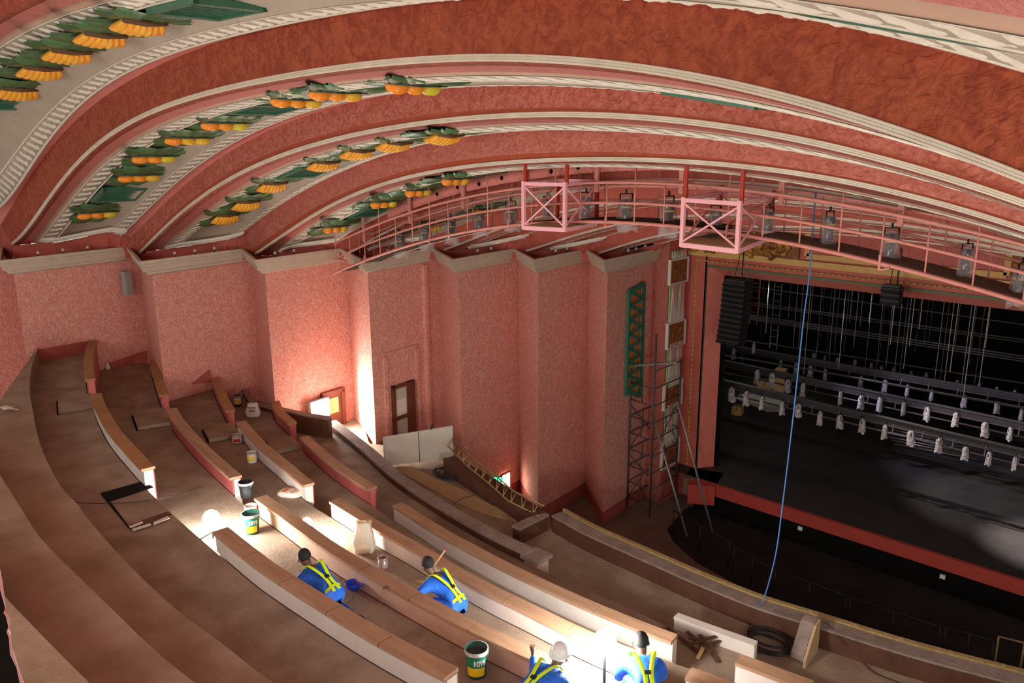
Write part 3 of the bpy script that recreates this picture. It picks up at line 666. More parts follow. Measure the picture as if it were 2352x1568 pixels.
# splayed reveal of the opening
mb.add([(um, PV, 1.6), (jl, PV+.45, 1.6), (jl, PV+.45, otop), (um, PV, otop+.28)], [(0, 1, 2, 3)], 1)
mb.add([(um, PV, otop+.28), (jl, PV+.45, otop), (UE, PV+.45, otop), (UE, PV, otop+.28)], [(0, 1, 2, 3)], 1)
struct(mb, 'wall_proscenium', ['prosred', 'prospink', 'wall_dark'])
mb = MB(); mb.box((um-.02, PV-.02, 5.2), (.05, .06, 6.8)); mb.bar((um, PV-.02, otop+.3), (UE, PV-.02, otop+.3), .06, .07); struct(mb, 'trim_9', 'prosgreen')
mb = MB(); ug = pz(1590, 850)[0]; zg = z2
for i in range(44): mb.tube([(ug, PV-.05, 1.9+i*.153), (ug, PV-.05, 2.02+i*.153)], .028, 6)
for i in range(100):
    u = ug+i*.155
    if u < UE: mb.tube([(u, PV-.05, zg), (u+.12, PV-.05, zg)], .024, 6)
struct(mb, 'trim_10', 'goldline')
mb = MB(); mb.box(((W9[0]+UE)/2, PV-.04, (z3+z4)/2), (UE-W9[0], .12, z4-z3+.06)); struct(mb, 'trim_11', 'yellowpaint')
# framed field over the opening
def pframe(x0, x1, y0, y1, w, name):
    a = pz(x0, y0); b = pz(x1, y1)
# yellow frame: bottom rail z from (1900,590), left upright at x=1857, right upright near x=2312
ub0 = pz(1857, 560)[0]; ub1 = pz(2318, 600)[0]; zf0 = pz(1900, 592)[2]; zf1 = pz(1900, 540)[2]+.15
mb = MB(); w = .14
for a, b in (((ub0, zf0), (ub1, zf0)), ((ub0, zf1), (ub1, zf1)), ((ub0, zf0), (ub0, zf1)), ((ub1, zf0), (ub1, zf1))): mb.bar((a[0], PV-.03, a[1]), (b[0], PV-.03, b[1]), .08, w, up=(0, 0, 1) if a[1] == b[1] else (1, 0, 0))
struct(mb, 'trim_12', 'yellowpaint')
def relief(u0, u1, z0, z1, label, seed):
    rnd = random.Random(seed); c = np.array([(u0+u1)/2, PV-.05, z0]); t = thing('gold_relief', label, 'relief', c)
    mb = MB(); mb.box((0, 0, (z1-z0)/2), (u1-u0, .08, z1-z0)); mb.build('backing', 'relief', t)
    W = u1-u0; Hh = z1-z0; mb = MB()
    for i in range(16):
        x = (rnd.random()-.5)*W*.8; z = Hh*(.15+.7*rnd.random()); an = rnd.random()*3.1; L_ = .18+.3*rnd.random()
        pts = [np.array([x+L_*s*math.cos(an+s*.9), -.06-.05*math.cos(s*1.4), z+L_*s*math.sin(an+s*.9)*.6]) for s in np.linspace(-1, 1, 7)]
        pts = [np.array([max(-W/2+.06, min(W/2-.06, q[0])), q[1], max(.06, min(Hh-.06, q[2]))]) for q in pts]
        mb.tube(pts, [.02, .055, .075, .08, .075, .05, .02], 7)
    mb.build('scroll_carving', 'gold', t); return t
relief(pz(1668, 600)[0], pz(1838, 580)[0], pz(1838, 606)[2], pz(1838, 520)[2], 'carved gold and black relief left of the blue rope above the stage', 3)
relief(W9[0]+.05, pz(1664, 600)[0], pz(1600, 585)[2], pz(1838, 520)[2], 'carved gold relief at the upper left corner of the stage frame', 5)
relief(pz(2326, 620)[0], pz(2326, 620)[0]+1.5, pz(2326, 660)[2], pz(2326, 585)[2], 'carved gold relief cut off by right edge above the stage', 9)
# ornament strip on the splay: relief squares alternate with zigzag panels
sd = np.array([*(W9-W8), 0]); sl = np.linalg.norm(sd); sd /= sl; sn = np.array([sd[1], -sd[0], 0]); 
def sph(x, y): return onpl(x, y, (*W8, 0), sn)
def square_panel(x0, x1, yt, yb, label):
    a = sph(x0, (yt+yb)/2); b = sph(x1, (yt+yb)/2); zt_ = sph((x0+x1)/2, yt)[2]; zb_ = sph((x0+x1)/2, yb)[2]
    c = (a+b)/2; c[2] = zb_; W = np.linalg.norm((b-a)[:2]); Hh = zt_-zb_
    t = thing('relief_panel', label, 'relief panel', c+sn*.02, math.atan2(sd[1], sd[0]))
    mb = MB(); mb.box((0, -.02, Hh/2), (W*.88, .06, Hh*.9)); rnd = random.Random(int(yt))
    for i in range(6):
        pts = [np.array([W*.3*math.cos(i*1.1+s*2)*(1-.3*s), -.06, Hh/2+Hh*.3*math.sin(i*1.3+s*2.2)]) for s in np.linspace(0, 1, 6)]; mb.tube(pts, .022, 6)
    mb.build('carving', 'relief', t)
    mb = MB()
    for s in (-1, 1): mb.box((s*W/2, -.03, Hh/2), (.05, .09, Hh+.05)); mb.box((0, -.03, Hh/2+s*Hh/2), (W, .09, .05))
    mb.build('frame', 'pwhite', t); return t
def zig_panel(x0, x1, yt, yb, label):
    a = sph(x0, (yt+yb)/2); b = sph(x1, (yt+yb)/2); zt_ = sph((x0+x1)/2, yt)[2]; zb_ = sph((x0+x1)/2, yb)[2]
    c = (a+b)/2; c[2] = zb_; W = np.linalg.norm((b-a)[:2]); Hh = zt_-zb_
    t = thing('zigzag_panel', label, 'ornamental panel', c+sn*.02, math.atan2(sd[1], sd[0]))
    mb = MB(); mb.box((0, -.01, Hh/2), (W, .04, Hh)); mb.build('backing', 'pgreen', t)
    mb = MB(); n = 4
    for i in range(n): x = -W/2+W*(i+.5)/n; mb.prism([(x-W/n*.45, -.035, Hh*.02), (x+W/n*.45, -.035, Hh*.02), (x+.01, -.035, Hh*.86)], (0, -.02, 0))
    mb.build('white_spikes', 'pwhite', t)
    mb = MB()
    for i in range(2):
        x = -W/4+W/2*i; mb.prism([(x-W*.17, -.055, Hh*.96), (x+W*.17, -.055, Hh*.96), (x, -.055, Hh*.28)], (0, -.02, 0))
    mb.build('pink_spikes', 'ppink', t)
    mb = MB()
    for i in range(7): mb.ell((-W/2+W*(i+.5)/7, -.05, Hh*.03), (.025, .02, .035), nu=6, nv=4)
    for i in range(5): mb.ell((-W/2+W*(i+.5)/5, -.05, Hh*.95), (.035, .02, .05), nu=6, nv=4)
    mb.build('bead_row', 'pgreen', t); return t
sq = [(1535, 1575, 594, 648), (1529, 1568, 738, 793), (1522, 1561, 876, 932), (1517, 1554, 1010, 1066)]
for i, s in enumerate(sq): square_panel(*s, '%s brown relief square down the stage-side wall strip' % ['topmost', 'second', 'third', 'lowest'][i])
zg_ = [(1542, 1573, 574, 592), (1535, 1568, 645, 740), (1530, 1562, 782, 885), (1525, 1557, 922, 1020)]
for i, s in enumerate(zg_): zig_panel(*s, '%s green and pink zigzag panel on the stage-side wall strip' % ['short topmost', 'upper tall', 'middle tall', 'lowest tall'][i])
# ceiling return behind last arch to the proscenium
mb = MB(); us = np.linspace(-14.2, UR, 80); zI = CV[('H', 'T')][1]
mb.grid([[np.array([u, 19.9, float(zI(max(u, -13)))]) for u in us], [np.array([u, PV+.05, float(zI(max(u, -13)))-.02]) for u in us]]); struct(mb, 'ceiling', 'prospink')
mb = MB(); mb.grid([[np.array([u, 19.85, float(zI(max(u, -13)))+b]) for u in us] for b in (0, .08)]); struct(mb, 'trim_13', 'plaster')
# ------------------------------------------------------------------ stage machinery
def bline(v, pL, pR):
    a = atv(*pL, v); b = atv(*pR, v); z = (a[2]+b[2])/2; return z
BAT = {}
def batten(label, v, pL, pR, kind):
    a = atv(*pL, v); b = atv(*pR, v); b = b+(b-a)*.12; t = thing('stage_bar', label, 'stage bar', (a+b)/2)
    c = (a+b)/2; a_ = a-c; b_ = b-c
    if kind == 'truss':
        mb = MB(); mb.bar(a_, b_, .05, .20); mb.build('beam', 'truss', t)
        mb = MB(); mb.bar(a_+Zz*.1, b_+Zz*.1, .12, .025); mb.bar(a_-Zz*.1, b_-Zz*.1, .12, .025); mb.build('flange', 'pipe', t)
        mb = MB(); mb.tube([a_+np.array([0, -.1, -.28]), b_+np.array([0, -.1, -.28])], .028, 6)
        for i in range(13): p = a_+(b_-a_)*(i+.5)/13; mb.bar(p, p+np.array([0, -.1, -.28]), .025)
        mb.build('lamp_pipe', 'pipe', t)
    else:
        for i in range(kind):
            mb = MB(); o = np.array([0, i*.22, -.13*i]); mb.tube([a_+o, b_+o], .028, 6); mb.build('pipe', 'pipe', t)
    return t
bars = [('front', 23.2, (1631, 872), (2352, 1041), 'truss'), ('second', 25.2, (1642, 829), (2352, 979), 'truss'), ('third', 27.2, (1669, 797), (2352, 914), 'truss'), ('rear', 29.5, (1690, 778), (2352, 880), 1)]
for lab, v, a, b, kd in bars: BAT[lab] = (v, a, b); batten('long flying bar across the stage, %s of the bars with lanterns' % lab, v, a, b, kd)
batten('bundle of bare pipes hanging across the stage above the lanterns', 28.2, (1700, 720), (2352, 818), 3)
batten('single dark pipe high across the stage', 30.5, (1700, 655), (2352, 745), 1)
batten('pair of dark pipes across the upper stage', 30.0, (1690, 690), (2352, 780), 2)
batten('thin pipe among the lanterns on stage', 26.2, (1655, 812), (2352, 935), 1)
# bagged stage lanterns
def make_bagged(dense=False, seed=1, clear=False):
    rnd = random.Random(seed); t = thing('bagged_lantern', '', 'stage lantern')
    mb = MB(); mb.tube([(-.13, 0, -.05), (-.13, 0, -.38)], .014, 6); mb.tube([(.13, 0, -.05), (.13, 0, -.38)], .014, 6); mb.tube([(-.13, 0, -.05), (.13, 0, -.05)], .014, 6); mb.tube([(0, 0, .06), (0, 0, -.05)], .022, 8); mb.build('yoke', 'black', t)
    mb = MB(); mb.lathe([(0, .0), (.09, .0), (.11, -.04), (.12, -.22), (.085, -.26), (.085, -.42), (.10, -.50), (.10, -.56), (0, -.55)], (0, 0, -.18), 14); mb.build('lamp_body', 'glass' if clear else 'steel', t)
    mb = MB(); n = 18; prof = []
    ring = []
    zs = [-.12, -.2, -.32, -.5, -.68, -.82, -.95]; rs = [.07, .14, .17, .175, .18, .19, .20]
    sh = rnd.random()*.1
    for z, r in zip(zs, rs):
        ring.append([np.array([r*(1+.22*math.sin(5*a+z*9+seed)*(.5-z*.6))*math.cos(a)+sh*max(0, -z-.4), .7*r*(1+.2*math.cos(4*a+seed))*math.sin(a), z+(.05*math.sin(3*a+seed) if z < -.9 else 0)]) for a in [2*math.pi*k/n for k in range(n+1)]])
    mb.grid(ring); mb.build('plastic_bag', 'bagdense' if dense else 'bag', t)
    if clear:
        mb = MB(); mb.lathe([(.128, -.34), (.132, -.36), (.128, -.39)], (0, 0, 0), 14); mb.build('tape_band', 'cream', t)
    return t
protos = [make_bagged(True, s) for s in (1, 2, 3)]; protoc = [make_bagged(False, s, True) for s in (4, 5)]
used = set()
def place_l(lst, i, loc, rz, s, label, group):
    p = lst[i % len(lst)]
    if p.name in used: o = copy_tree(p)
    else: used.add(p.name); o = p
    o.location = V3(loc); o.rotation_euler = (0, 0, rz); o.scale = (s*1.22, s*1.22, s) if lst is protoc else (s, s, s); relabel(o, label, group); return o
cz = lambda x, y: (1600+x/2.613, 600+y/2.613)
rowsL = {'front': [(105,770),(212,790),(302,815),(393,845),(517,880),(613,892),(745,935),(862,960),(1000,980),(1135,1015),(1290,1050),(1462,1095),(1620,1150),(1762,1180),(1915,1210)],
 'second': [(367,685),(455,705),(550,745),(642,765),(867,815),(992,840),(1105,850),(1247,880),(1390,910),(1562,940),(1737,1000),(1888,1030)],
 'third': [(225,550),(345,515),(600,635),(687,655),(775,675),(990,715),(1135,740),(1270,770),(1415,800),(1612,835),(1808,870),(1955,915)],
 'rear': [(510,605),(708,572),(772,590),(848,600),(953,613),(1052,632),(1112,650),(1187,660),(1290,680),(1380,690),(1568,735),(1700,755),(1805,775),(1915,795)]}
hpx = dict(front=98, second=95, third=80, rear=60)
for lab, pts in rowsL.items():
    v = BAT[lab][0]
    for i, (x, y) in enumerate(pts):
        X, Y = cz(x, y-hpx[lab]*.5); p = atv(X, Y, v-.1); bt = atv(*cz(x, y+hpx[lab]*.5), v-.1); s = (p[2]-bt[2])/.95*(.92+.16*random.random())
        place_l(protos, i, p, random.random()*3, s, 'plastic-bagged lantern on the %s stage bar, %s from the left' % (lab, ORD[i]), 'bagged lanterns on the stage bars')
# lavender work lamp glow comes from lamps hung over the stage; fly lines
t = thing('fly_line_set', 'many thin vertical fly lines hanging over the stage bars', 'fly lines', (-8, 27, 9)); t['kind'] = 'stuff'
rnd = random.Random(4)
for i in range(46):
    x = 1810+i*11.5+rnd.random()*5 if i < 40 else 1700+rnd.random()*60; yb = 700+rnd.random()*150+(x-1700)*.12
    v = rnd.choice([25.2, 27.2, 28.2, 23.2, 27.2]); p = atv(x, yb, v); mb = MB(); mb.tube([p, p+Zz*(13-p[2])], .009+.004*rnd.random(), 5)
    o = mb.build('line', 'flyline' if rnd.random() > .35 else 'pipe', t); o.matrix_parent_inverse = Matrix.Translation(-t.location)
def ladder(x, yt, yb, v, label, m='steelbright', w=.3, tilt=0):
    a = atv(x, yt, v); b = atv(x, yb, v); t = thing('wall_ladder', label, 'ladder', b); h = a[2]-b[2]
    for s in (-1, 1): mb = MB(); mb.bar((s*w/2, 0, 0), (s*w/2+tilt, 0, h), .03); mb.build('rail', m, t)
    mb = MB()
    for i in range(int(h/.28)): mb.bar((-w/2, 0, .2+i*.28), (w/2, 0, .2+i*.28), .02)
    mb.build('rungs', m, t); return t
ladder(1730, 640, 745, 29, 'red ladder behind the hanging loudspeakers', 'redpost')
ladder(1782, 650, 735, 30, 'pale metal ladder right of the loudspeaker stack')
ladder(1776, 745, 800, 30.5, 'short metal ladder low behind the bare pipes')
ladder(1652, 620, 700, 25, 'pale metal ladder at the far left of the stage')
ladder(1650, 700, 780, 25.5, 'lower metal ladder at the far left of the stage')
# loudspeaker columns
def line_array(x, yt, yb, wpx, v, n, label, curve_=0):
    a = atv(x, yt, v); b = atv(x, yb, v); W = np.linalg.norm(atv(x+wpx/2, yt, v)-atv(x-wpx/2, yt, v)); h = (a[2]-b[2])/n
    t = thing('loudspeaker_stack', label, 'loudspeakers', b)
    for i in range(n):
        mb = MB(); dy = -curve_*(1-i/n)**2; mb.box((0, dy, h*(i+.5)), (W, W*.7, h*.9)); mb.prism([(-W/2, dy-W*.35, h*(i+.08)), (W/2, dy-W*.35, h*(i+.08)), (W/2, dy-W*.45, h*(i+.5)), (-W/2, dy-W*.45, h*(i+.5))], (0, 0, h*.05)); mb.build('loudspeaker', 'black', t)
    mb = MB(); mb.box((0, 0, h*n+.03), (W*.9, W*.6, .05)); mb.tube([(-W*.2, 0, h*n), (0, 0, h*n+.7)], .012, 5); mb.tube([(W*.25, 0, h*n), (.1, 0, h*n+.25), (.12, 0, h*n+.9), (.02, -.4, h*n+1.4)], .02, 6); mb.build('hanging_cable', 'cable', t)
line_array(1687, 645, 785, 50, 20.9, 12, 'tall black loudspeaker column hanging at the left of the stage opening', .2)
line_array(2046, 658, 698, 42, 20.7, 3, 'small black loudspeaker cluster hanging over centre stage')
# boxes, pipes and cloth on stage
def carton(x, y, w, d, h, label, z=SZ, rz=.2):
    p = atz(x, y, z); t = thing('cardboard_box', label, 'box', p, rz); mb = MB(); mb.box((0, 0, h/2), (w, d, h)); mb.build('box', 'card', t); mb = MB(); mb.box((0, 0, h), (w*1.002, .05, .004)); mb.box((0, -d/2-.001, h*.75), (.03, .004, h*.4)); mb.build('tape', 'cream' if h > .4 else 'darkwood', t)
carton(1694, 951, .36, .36, .32, 'small open cardboard box alone on stage floor')
carton(1758, 893, .62, .35, .36, 'wide low yellow-brown box beside tall carton on stage')
carton(1790, 905, .42, .42, 1.05, 'tall taped cardboard carton at the rear left of stage')
p = atz(1745, 915, SZ+.01); mb = MB(); mb.prism([atz(*s, SZ+.02)-p for s in ((1690, 915), (1700, 905), (1800, 905), (1800, 945), (1760, 945))], (0, 0, .01)); o = mb.build('floor_sheet', 'board', label='pale sheet lying on stage beside cartons', cat='sheet'); o.location = V3(p)
t = thing('pipe_stack', 'stack of grey metal pipes on stage behind the front lanterns', 'pipes', atz(2110, 1010, SZ+.5))
for i in range(7):
    a = atz(2000+i*9, 970+i*8, SZ+.5); b = atz(2190+i*9+(40 if i == 3 else 0), 1012+i*7.0, SZ+.5); mb = MB(); c = np.array(t.location); mb.tube([a-c, b-c], .045 if i in (0, 6) else .025, 8); mb.build('pipe', 'steel', t)
for i, (x, y) in enumerate(((1838, 1213), (2165, 1324))): p = atz(x, y, 1.25); mb = MB(); mb.box((0, 0, 0), (.12, .05, .1)); o = mb.build('outlet_plate', 'whitelab', label='small white outlet on the pit wall, %s' % ('left one' if i == 0 else 'right one'), cat='outlet'); p = atv(x, y, SV-.12); o.location = V3(p)
# ------------------------------------------------------------------ scaffold tower and railings
def pole(x0, y0, x1, y1, v0, v1): return atv(x0, y0, v0), atv(x1, y1, v1)
t = thing('scaffold_tower', 'tall dark scaffold tower on castors in front of the stage-side wall', 'scaffold', atz(1500, 1190, .95))
c = np.array(t.location)
base = [atz(1441, 1165, .95), atz(1492, 1188, .95), atz(1550, 1150, .95), atz(1500, 1130, .95)]
top = 6.35
cols_ = [(b-c, b-c+Zz*h) for b, h in zip(base, (4.4, 5.6, 4.6, 3.4))]
for a, b in cols_: mb = MB(); mb.tube([a, b], .028, 8); mb.ell(a+Zz*.03, (.05, .03, .06), nu=8, nv=5); mb.build('post', 'scaf', t)
for i in range(4):
    a0, a1 = cols_[i]; b0, b1 = cols_[(i+1) % 4]; mb = MB(); hh = min(a1[2], b1[2]); k = 0
    while .35+k*.52 < hh:
        z = .35+k*.52; mb.tube([a0+Zz*z, b0+Zz*z], .018, 6)
        if k % 3 == 0 and z+1.4 < hh: mb.tube([a0+Zz*z, b0+Zz*(z+1.4)], .014, 6)
        k += 1
    m = a0*.5+b0*.5
    for z in np.arange(.35, hh-.6, 1.04): mb.tube([m+Zz*z, m+Zz*(z+.52)], .014, 6)
    mb.build('side_frame', 'scaf', t)
for (x0, y0, x1, y1) in ((1499, 951, 1578, 1232), (1555, 921, 1637, 1222)):
    b = atz(x1, y1, .95); a = atz(x0, y0, 3.4); a = onpl(x0, y0, base[0 if x0 < 1520 else 1], (0, 1, 0))
    mb = MB(); mb.tube([a-c, b-c], .03, 8); mb.build('raking_strut', 'scafb', t, label='long pale raking strut')
mb = MB(); q0 = base[1]-c+Zz*4.6; mb.bar(q0+np.array([-1.0, .2, -.15]), q0+np.array([.6, .2, .25]), .12, .06); mb.build('plank', 'scafb', t)
# pit railings
segs = [((1682, 1322), (1768, 1373)), ((1776, 1375), (1937, 1440)), ((1946, 1443), (2150, 1515)), ((2162, 1516), (2270, 1548)), ((2282, 1538), (2400, 1570)), ((1545, 1232), (1672, 1310))]
for i, (a, b) in enumerate(segs):
    p = atz(*a, .95); q = atz(*b, .95); t = thing('guard_rail', ['black pit rail just left of the blue rope', 'black pit rail right under the blue rope', 'black pit rail above the plywood partition', 'black pit rail near the right edge', 'thin brown rail at far right edge', 'low black rail at the left corner of pit'][i], 'railing', p)
    d = q-p; m_ = 'scaf' if i != 4 else 'stripwood'; h = .8
    n = 3
    for j in range(n): mb = MB(); s = d*j/(n-1); mb.tube([s, s+Zz*h], .022, 6); mb.build('post', 'black' if m_ == 'scaf' else m_, t)
    mb = MB(); mb.tube([Zz*h, d+Zz*h], .02, 6); mb.build('top_rail', 'black' if m_ == 'scaf' else m_, t)
# wrapped columns on the wall
def wrapped(x, yt, ym, yb, k, label):
    P0 = wallhit(k, x, yb) if k else None
    a = P0; zt_ = 0
    ax, n = wframe(k); base_ = a+n*.25
    hz = lambda y: onpl(x, y, base_, n)[2]
    zt_, zm, zb_ = hz(yt), hz(ym), hz(yb)
    t = thing('wrapped_pipe', label, 'wrapped column', (base_[0], base_[1], zb_))
    mb = MB(); mb.tube([(0, 0, -.25), (0, 0, zm-zb_)], .1, 10); mb.build('base_pipe', 'black', t)
    Hh = zt_-zm; mb = MB(); n_ = 16; pts = [np.array([.02*math.sin(i*1.7), 0, zm-zb_+Hh*i/n_]) for i in range(n_+1)]
    mb.tube(pts, [.11*(1+.07*math.sin(i*2.6))*(1 if i < 11 else 1-.8*(i-11)/5.) for i in range(n_+1)], 12)
    for s in range(3): mb.tube([(.115*math.cos(u), .115*math.sin(u), zm-zb_+Hh*(.08+s*.2)+u*.06) for u in np.linspace(0, 6.2, 14)], .018, 5)
    mb.build('plastic_wrap', 'wrap', t); return t
wrapped(1352, 893, 1075, 1125, 6, 'tall tapering column wrapped in pale plastic on black base, between two pink bays')
wrapped(1197, 977, 1120, 1142, 5, 'shorter plastic-wrapped column behind the side box parapet')
a = atz(1352, 1190, .95); b = wallhit(6, 1352, 1128)
t = thing('column_plinth', 'dark pink plinth under the taller wrapped column', 'plinth', (b[0]+.2, b[1]-.15, .9)); mb = MB(); mb.box((0, 0, (b[2]-.9)/2), (.42, .42, b[2]-.9)); mb.box((0, 0, b[2]-.9), (.46, .46, .04)); mb.build('plinth', 'wall_base', t)
# green and gold triangle ornament on bay 7
ax7, n7 = wframe(7); oL = wallhit(7, 1436, 780); oR = wallhit(7, 1470, 780); zT = wallhit(7, 1455, 665)[2]; zB = wallhit(7, 1445, 890)[2]
W = np.linalg.norm((oR-oL)[:2]); c = (oL+oR)/2; c[2] = zB; Hh = zT-zB
t = thing('triangle_grille', 'tall green ornamental grille with gold triangles high on pink wall', 'wall ornament', c+n7*.08, math.atan2(ax7[1], ax7[0]))
mb = MB(); n = 7; st = Hh/n; d = .08
for s in (-1, 1): mb.bar((s*W/2, 0, -.15 if s < 0 else -.38), (s*W/2, 0, Hh+(0 if s < 0 else .1)), d, .09, up=(1, 0, 0))
for i in range(n): mb.bar((-W/2, 0, i*st), (W/2, 0, i*st+st*.30), .09, .08); mb.bar((-W/2, 0, i*st+st), (W/2, 0, i*st+st*.30), .09, .08)
mb.bar((-W/2, 0, Hh), (W/2, 0, Hh+.12), .1, .12); mb.bar((-W/2, 0, 0), (W/2, 0, -.38), .1, .12); mb.build('lattice', 'orn_green', t)
mb = MB(); mb.prism([(-W/2, .06, -.05), (W/2, .06, -.32), (W/2, .06, Hh), (-W/2, .06, Hh)], (0, .02, 0)); mb.build('gold_back', 'orn_gold', t)
mb = MB()
for i in range(n):
    for pts in ([(-W/2+.1, .02, i*st+st*.12), (W/2-.25, .02, i*st+st*.32), (-W/2+.1, .02, i*st+st*.80)], [(W/2-.1, .02, i*st+st*.45), (-W/2+.3, .02, i*st+st*.98), (W/2-.1, .02, i*st+st*1.15)]):
        for j in range(3): mb.bar(pts[j], pts[(j+1) % 3], .05, .03)
mb.build('gold_edges', 'orn_gold', t)
# grey wall loudspeaker on bay 1
p = wallhit(1, 284, 648); ax1, n1 = wframe(1)
t = thing('wall_loudspeaker', 'small grey box loudspeaker high on pink wall under cornice', 'loudspeaker', p+n1*.18, math.atan2(ax1[1], ax1[0])+.25)
mb = MB(); mb.prism([(-.12, -.1, -.36), (.12, -.1, -.36), (.1, .1, -.36), (-.1, .1, -.36)], (0, 0, .72)); mb.build('cabinet', 'greyspk', t); mb = MB(); mb.box((0, .13, .1), (.06, .16, .12)); mb.build('bracket', 'black', t)
# ------------------------------------------------------------------ doors in bays 3 and 4
ax4, n4 = wframe(4)
def wbox(k, x0, x1, yt, yb, depth, mats, off=.0, z=None):
    a = wallhit(k, x0, (yt+yb)/2); b = wallhit(k, x1, (yt+yb)/2); ax, n = wframe(k)
    return a, b, wallhit(k, (x0+x1)/2, yt)[2], wallhit(k, (x0+x1)/2, yb)[2], ax, n
a, b, zt_, zb_, ax, n = wbox(4, 900, 950, 878, 1030, 0, None)
zb_ = 3.05; W = np.linalg.norm((b-a)[:2]); Hh = zt_-zb_; c = (a+b)/2; c[2] = zb_
t = bpy.data.objects.new('door_1', None); col.objects.link(t); t['kind'] = 'structure'; t.location = V3(c+n*.0); t.rotation_euler = (0, 0, math.atan2(ax[1], ax[0]))
Y = -.05
mb = MB()
for s in (-1, 1): mb.box((s*(W/2-.05), Y, Hh/2), (.1, .12, Hh))
mb.box((0, Y, Hh-.05), (W, .12, .1)); mb.box((0, Y, Hh*.44), (W, .1, .1)); mb.box((W*.28, Y, Hh/2), (W*.26, .08, Hh)); mb.build('door_frame', 'doorwood', t)
mb = MB(); mb.box((-W*.14, Y+.01, Hh*.72), (W*.58, .03, Hh*.5)); mb.box((-W*.14, Y+.01, Hh*.2), (W*.58, .03, Hh*.42)); mb.build('frosted_pane', 'frost', t)
mb = MB(); mb.box((-W*.14, Y-.02, Hh*.62), (W*.5, .02, Hh*.26)); mb.build('paper_sheet', 'paper', t)
# shallow raised surround of the recessed panel above
zr = wallhit(4, 925, 803)[2]; mb = MB(); Wp = W*1.32; ctr = (a+b)/2
for s in (-1, 1): mb.bar(ctr+ax*s*(Wp/2+.06)+Zz*(zb_-ctr[2])+n*.02, ctr+ax*s*(Wp/2+.06)+Zz*(zr-ctr[2])+n*.02, .12, .08, up=tuple(n))
mb.bar(ctr-ax*(Wp/2+.12)+Zz*(zr-ctr[2])+n*.02, ctr+ax*(Wp/2+.12)+Zz*(zr-ctr[2])+n*.02, .08, .12); struct(mb, 'trim_14', 'wall')
# pipe chase up bay 4
mb = MB(); for_a = wallhit(4, 977, 800); 
mb.bar(np.array([for_a[0], for_a[1], 3.2])+n*.04, np.array([for_a[0], for_a[1], 8.3])+n*.04, .16, .12, up=tuple(ax)); struct(mb, 'trim_15', 'wall')
# door 2 in bay 3
a, b, zt_, _, ax3, n3 = wbox(3, 742, 786, 902, 1000, 0, None); c = (a+b)/2; zb2 = 2.9; c[2] = zb2; W = np.linalg.norm((b-a)[:2]); Hh = zt_-zb2+.05
t = bpy.data.objects.new('door_2', None); col.objects.link(t); t['kind'] = 'structure'; t.location = V3(c); t.rotation_euler = (0, 0, math.atan2(ax3[1], ax3[0]))
mb = MB()
for s in (-1, 1): mb.box((s*(W/2), -.05, Hh/2), (.12, .14, Hh))
mb.box((0, -.05, Hh), (W+.12, .14, .12)); mb.box((W*.12, -.03, Hh*.5), (W*.7, .06, Hh*.96)); mb.build('door_frame', 'doorwood', t)
mb = MB(); mb.box((.0, -.075, Hh*.72), (W*.5, .02, Hh*.32)); mb.build('brass_panel', 'cream', t, label='yellowed glass panel')
mb = MB(); mb.tube([(-W*.3, -.1, Hh*.4), (-W*.3, -.16, Hh*.44), (-W*.3, -.1, Hh*.5)], .015, 6); mb.build('door_handle', 'steelbright', t)
# floodlight beside it
a = wallhit(3, 698, 935); b = wallhit(3, 742, 935); c = (a+b)/2; zt_ = wallhit(3, 720, 913)[2]; zb_ = wallhit(3, 720, 957)[2]; W = np.linalg.norm((b-a)[:2])
t = thing('floodlight', 'square floodlight glaring white beside the door at foot of pink wall', 'floodlight', c+n3*.3, math.atan2(ax3[1], ax3[0]))
mb = MB(); mb.box((0, .04, 0), (W*.98, .12, zt_-zb_)); mb.build('housing', 'greyspk', t)
mb = MB(); mb.box((0, -.03, 0), (W*.9, .02, (zt_-zb_)*.9)); mb.build('lamp_face', 'lampglow', t)
mb = MB(); mb.box((0, .14, 0), (.1, .14, .2)); mb.build('bracket', 'black', t)
FL1 = c+n3*.55
# lit low window and green exit lamp behind the side box
p = atv(1152, 1107, 15.2)
t = thing('exit_lamp', 'small bright green lamp glowing over the side box parapet', 'exit lamp', atv(1143, 1102, 14.9), .7)
mb = MB(); mb.box((0, 0, 0), (.22, .08, .12)); mb.build('lens', 'signgreen', t); mb = MB(); mb.box((0, .06, 0), (.26, .05, .16)); mb.build('housing', 'black', t)
w0 = wallhit(5, 1158, 1106); ax5, n5 = wframe(5)
t = bpy.data.objects.new('window_1', None); col.objects.link(t); t['kind'] = 'structure'; t.location = V3(w0+n5*.04); t.rotation_euler = (0, 0, math.atan2(ax5[1], ax5[0]))
mb = MB(); mb.box((0, 0, 0), (.42, .02, .55)); mb.build('window_pane', 'doorglow', t)
mb = MB()
for s in (-1, 1): mb.box((s*.22, -.01, 0), (.05, .06, .6)); mb.box((0, -.01, s*.3), (.46, .06, .05))
mb.box((0, -.02, 0), (.03, .03, .55)); mb.build('window_frame', 'endred', t)
